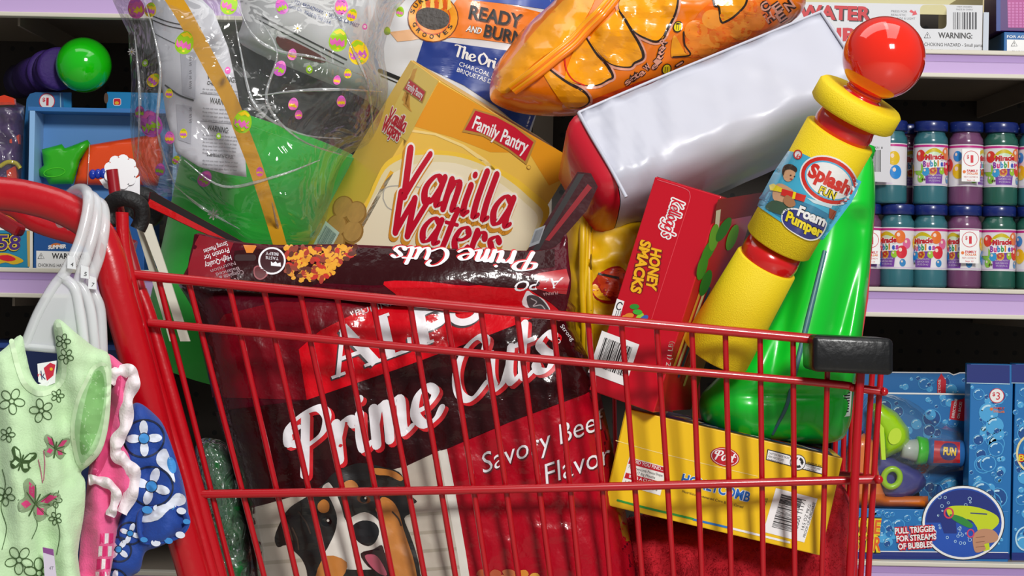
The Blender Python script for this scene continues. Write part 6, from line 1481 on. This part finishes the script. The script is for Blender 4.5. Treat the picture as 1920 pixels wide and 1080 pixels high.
m = MB(); m.obox(P(1560, 1047, .99), Vector((pxlen(.99) * 252, 0, 0)), Vector((0, .085, 0)), Vector((0, 0, .003)), BB1); m.build('tray_floor', t)
t2 = thing('bubble_gun', 'lime, orange and purple bubble gun inside the blue window package', 'toy gun', tuple(P(1650, 950, 1.03)))
LG = mat('#a4d80e', .3, coat=.4); OG = mat('#ee7a1c', .35, coat=.3); PG = mat('#3a3a8c', .35, coat=.3)
b = MB(); b.pillow([(1632, 757), (1652, 755), (1682, 774), (1704, 804), (1706, 828), (1692, 845), (1656, 861), (1652, 815), (1636, 792)], 1.04, .03, LG, R=16, step=8); b.poly(fs(1.008), ell(1678, 818, 12, 16, 20), mat('#c8e83a', .3, coat=.4), 1); b.slab([(1648, 776), (1656, 776), (1661, 862), (1653, 862)], 1.012, .01, mat('#c4ec3a', .3, coat=.4)); b.build('nozzle_hood', t2)
b = MB(); b.pillow([(1590, 830), (1620, 812), (1642, 830), (1650, 880), (1660, 930), (1740, 930), (1742, 952), (1576, 952)], 1.05, .025, OG, R=14, step=9); b.build('gun_body', t2)
b = MB(); b.pillow(spl([(1620, 800), (1660, 850), (1720, 880), (1736, 910), (1690, 938), (1650, 925), (1626, 870)], 3, True), 1.06, .02, PG, R=14, step=9); b.build('gun_frame', t2)
q = [P(x, y, 1.03) for x, y in ell(1672, 896, 15, 17, 20, 14)]; MB().tube(q, .005, LG, 10, 3, closed=True).build('trigger_ring', t2)
t3 = thing('bubble_bottle', 'small red labelled bubble bottle with lime collar lying inside the window package', 'bubble bottle', tuple(P(1760, 845, 1.04)))
pa, pb_ = P(1690, 842, 1.04), P(1812, 852, 1.04); A_ = (pb_ - pa).normalized(); kk = pxlen(1.04)
MB().lathe([(0, 0), (15 * kk, 0), (17 * kk, 4 * kk), (22 * kk, 30 * kk), (0, 30 * kk)], pa, A_, mat('#b8c0b8', .3, coat=.4), 28).build('cap', t3)
MB().lathe([(0, 28 * kk), (26 * kk, 28 * kk), (27 * kk, 32 * kk), (25 * kk, 46 * kk), (0, 46 * kk)], pa, A_, mat('#3cc41c', .3, coat=.4), 28).build('collar', t3)
m = MB().lathe([(0, 45 * kk), (20 * kk, 45 * kk), (26 * kk, 54 * kk), (26 * kk, 112 * kk), (23 * kk, 116 * kk), (0, 116 * kk)], pa, A_, mat('#2a66a8', .3, coat=.4), 32); SS = cyl_surf(pa, A_, 26 * kk)
m.poly(SS, [(1752, 826), (1800, 829), (1800, 868), (1750, 868)], mat('#c4242c', .3, coat=.4), 1, 8); m.poly(SS, spl([(1762, 846), (1770, 832), (1790, 833), (1796, 848), (1786, 862), (1768, 860)], 3, True), NV, 2, 8); m.text(SS, 'FUN', (1768, 852), (1792, 854), 14, mat('#f0c81c', .3), 3, bold=.05, L=8); m.build('bottle_body', t3)
b = MB(); b.pillow(spl([(1625, 745), (1700, 748), (1760, 790), (1812, 810), (1815, 880), (1760, 910), (1745, 952), (1570, 952), (1580, 830)], 3, True), 1.07, .055, film('blister', haze=.03, gloss=.12, bump=.25, bscale=10), R=40, step=13); ob = b.build('blister_window', t)
t = thing('bubble_gun_package', 'second blue bubble gun card standing behind the window package', 'toy package', tuple(P(1740, 1050, 1.15)))
m = MB(); m.slab([(1560, 1046), (1560, 696), (1780, 698), (1788, 702), (1800, 698), (1816, 698), (1816, 1046)], 1.15, .004, BB1); S = fs(1.15); bubbles(m, S, 1640, 702, 1812, 745, 16, 4, 1, 12); m.ribbon(S, [(1560, 697), (1780, 699), (1788, 703), (1800, 699), (1816, 699)], 2, WHITE, 5, spline=False); m.poly(S, [(1757, 714), (1765, 700), (1774, 714), (1772, 760), (1758, 760)], RED, 5); m.text(S, 'DIRECTIONS', (1763, 752), (1764, 712), 5, WHITE, 6, up=(-5, 0)); m.build('back_card', t)
for x0, x1, lab_, sd, pr in ((1813, 1893, 'tall blue bubble toy box with three dollar sticker on the lower right shelf', 6, True), (1897, 2010, 'tall blue bubble toy box cut by the right picture edge', 7, False)):
    t = thing('bubble_toy_box', lab_, 'toy box', tuple(P((x0 + x1) / 2, 1056, 1.0)), 'tall blue bubble toy boxes')
    m = wbox(x0, 682, x1, 1051, 1.0, .035, BB1); S = fs(1.0); bubbles(m, S, x0 + 2, 722, x1 - 2, 1034, 85, sd, 1, 19)
    m.poly(S, [(x0, 683), (x1, 685), (x1, 719), (x0, 717)], NV, 4); m.ribbon(S, [(x0, 718), (x1, 720)], 1.4, BB3, 5); m.poly(S, [(x0, 1036), (x1, 1038), (x1, 1051), (x0, 1051)], NV, 4.5)
    if pr:
        price(m, S, 1869, 742, 14, '3', 5); m.poly(S, ell(1859, 767, 3, 3), mat('#e8762a', .5), 5); m.text(S, 'FAMILY', (1863, 767), (1884, 768), 4.5, mat('#c83a2a', .5), 5, bold=.03); m.text(S, 'DOLLAR', (1863, 773), (1884, 774), 4, mat('#e8762a', .5), 5, bold=.03)
    else:
        m.ribbon(S, ell(1935, 850, 28, 34), 4, mat('#e8d8a0', .4), 5, closed=True); m.text(S, 'BA', (1910, 864), (1936, 864), 12, RED, 7, bold=.12); m.text(S, 'BA', (1910, 864), (1936, 864), 12, mat('#f0d41c', .4), 8, bold=.02); m.ribbon(S, ell(1925, 1010, 20, 22), 3, BB3, 6, closed=True)
    m.build('carton', t)
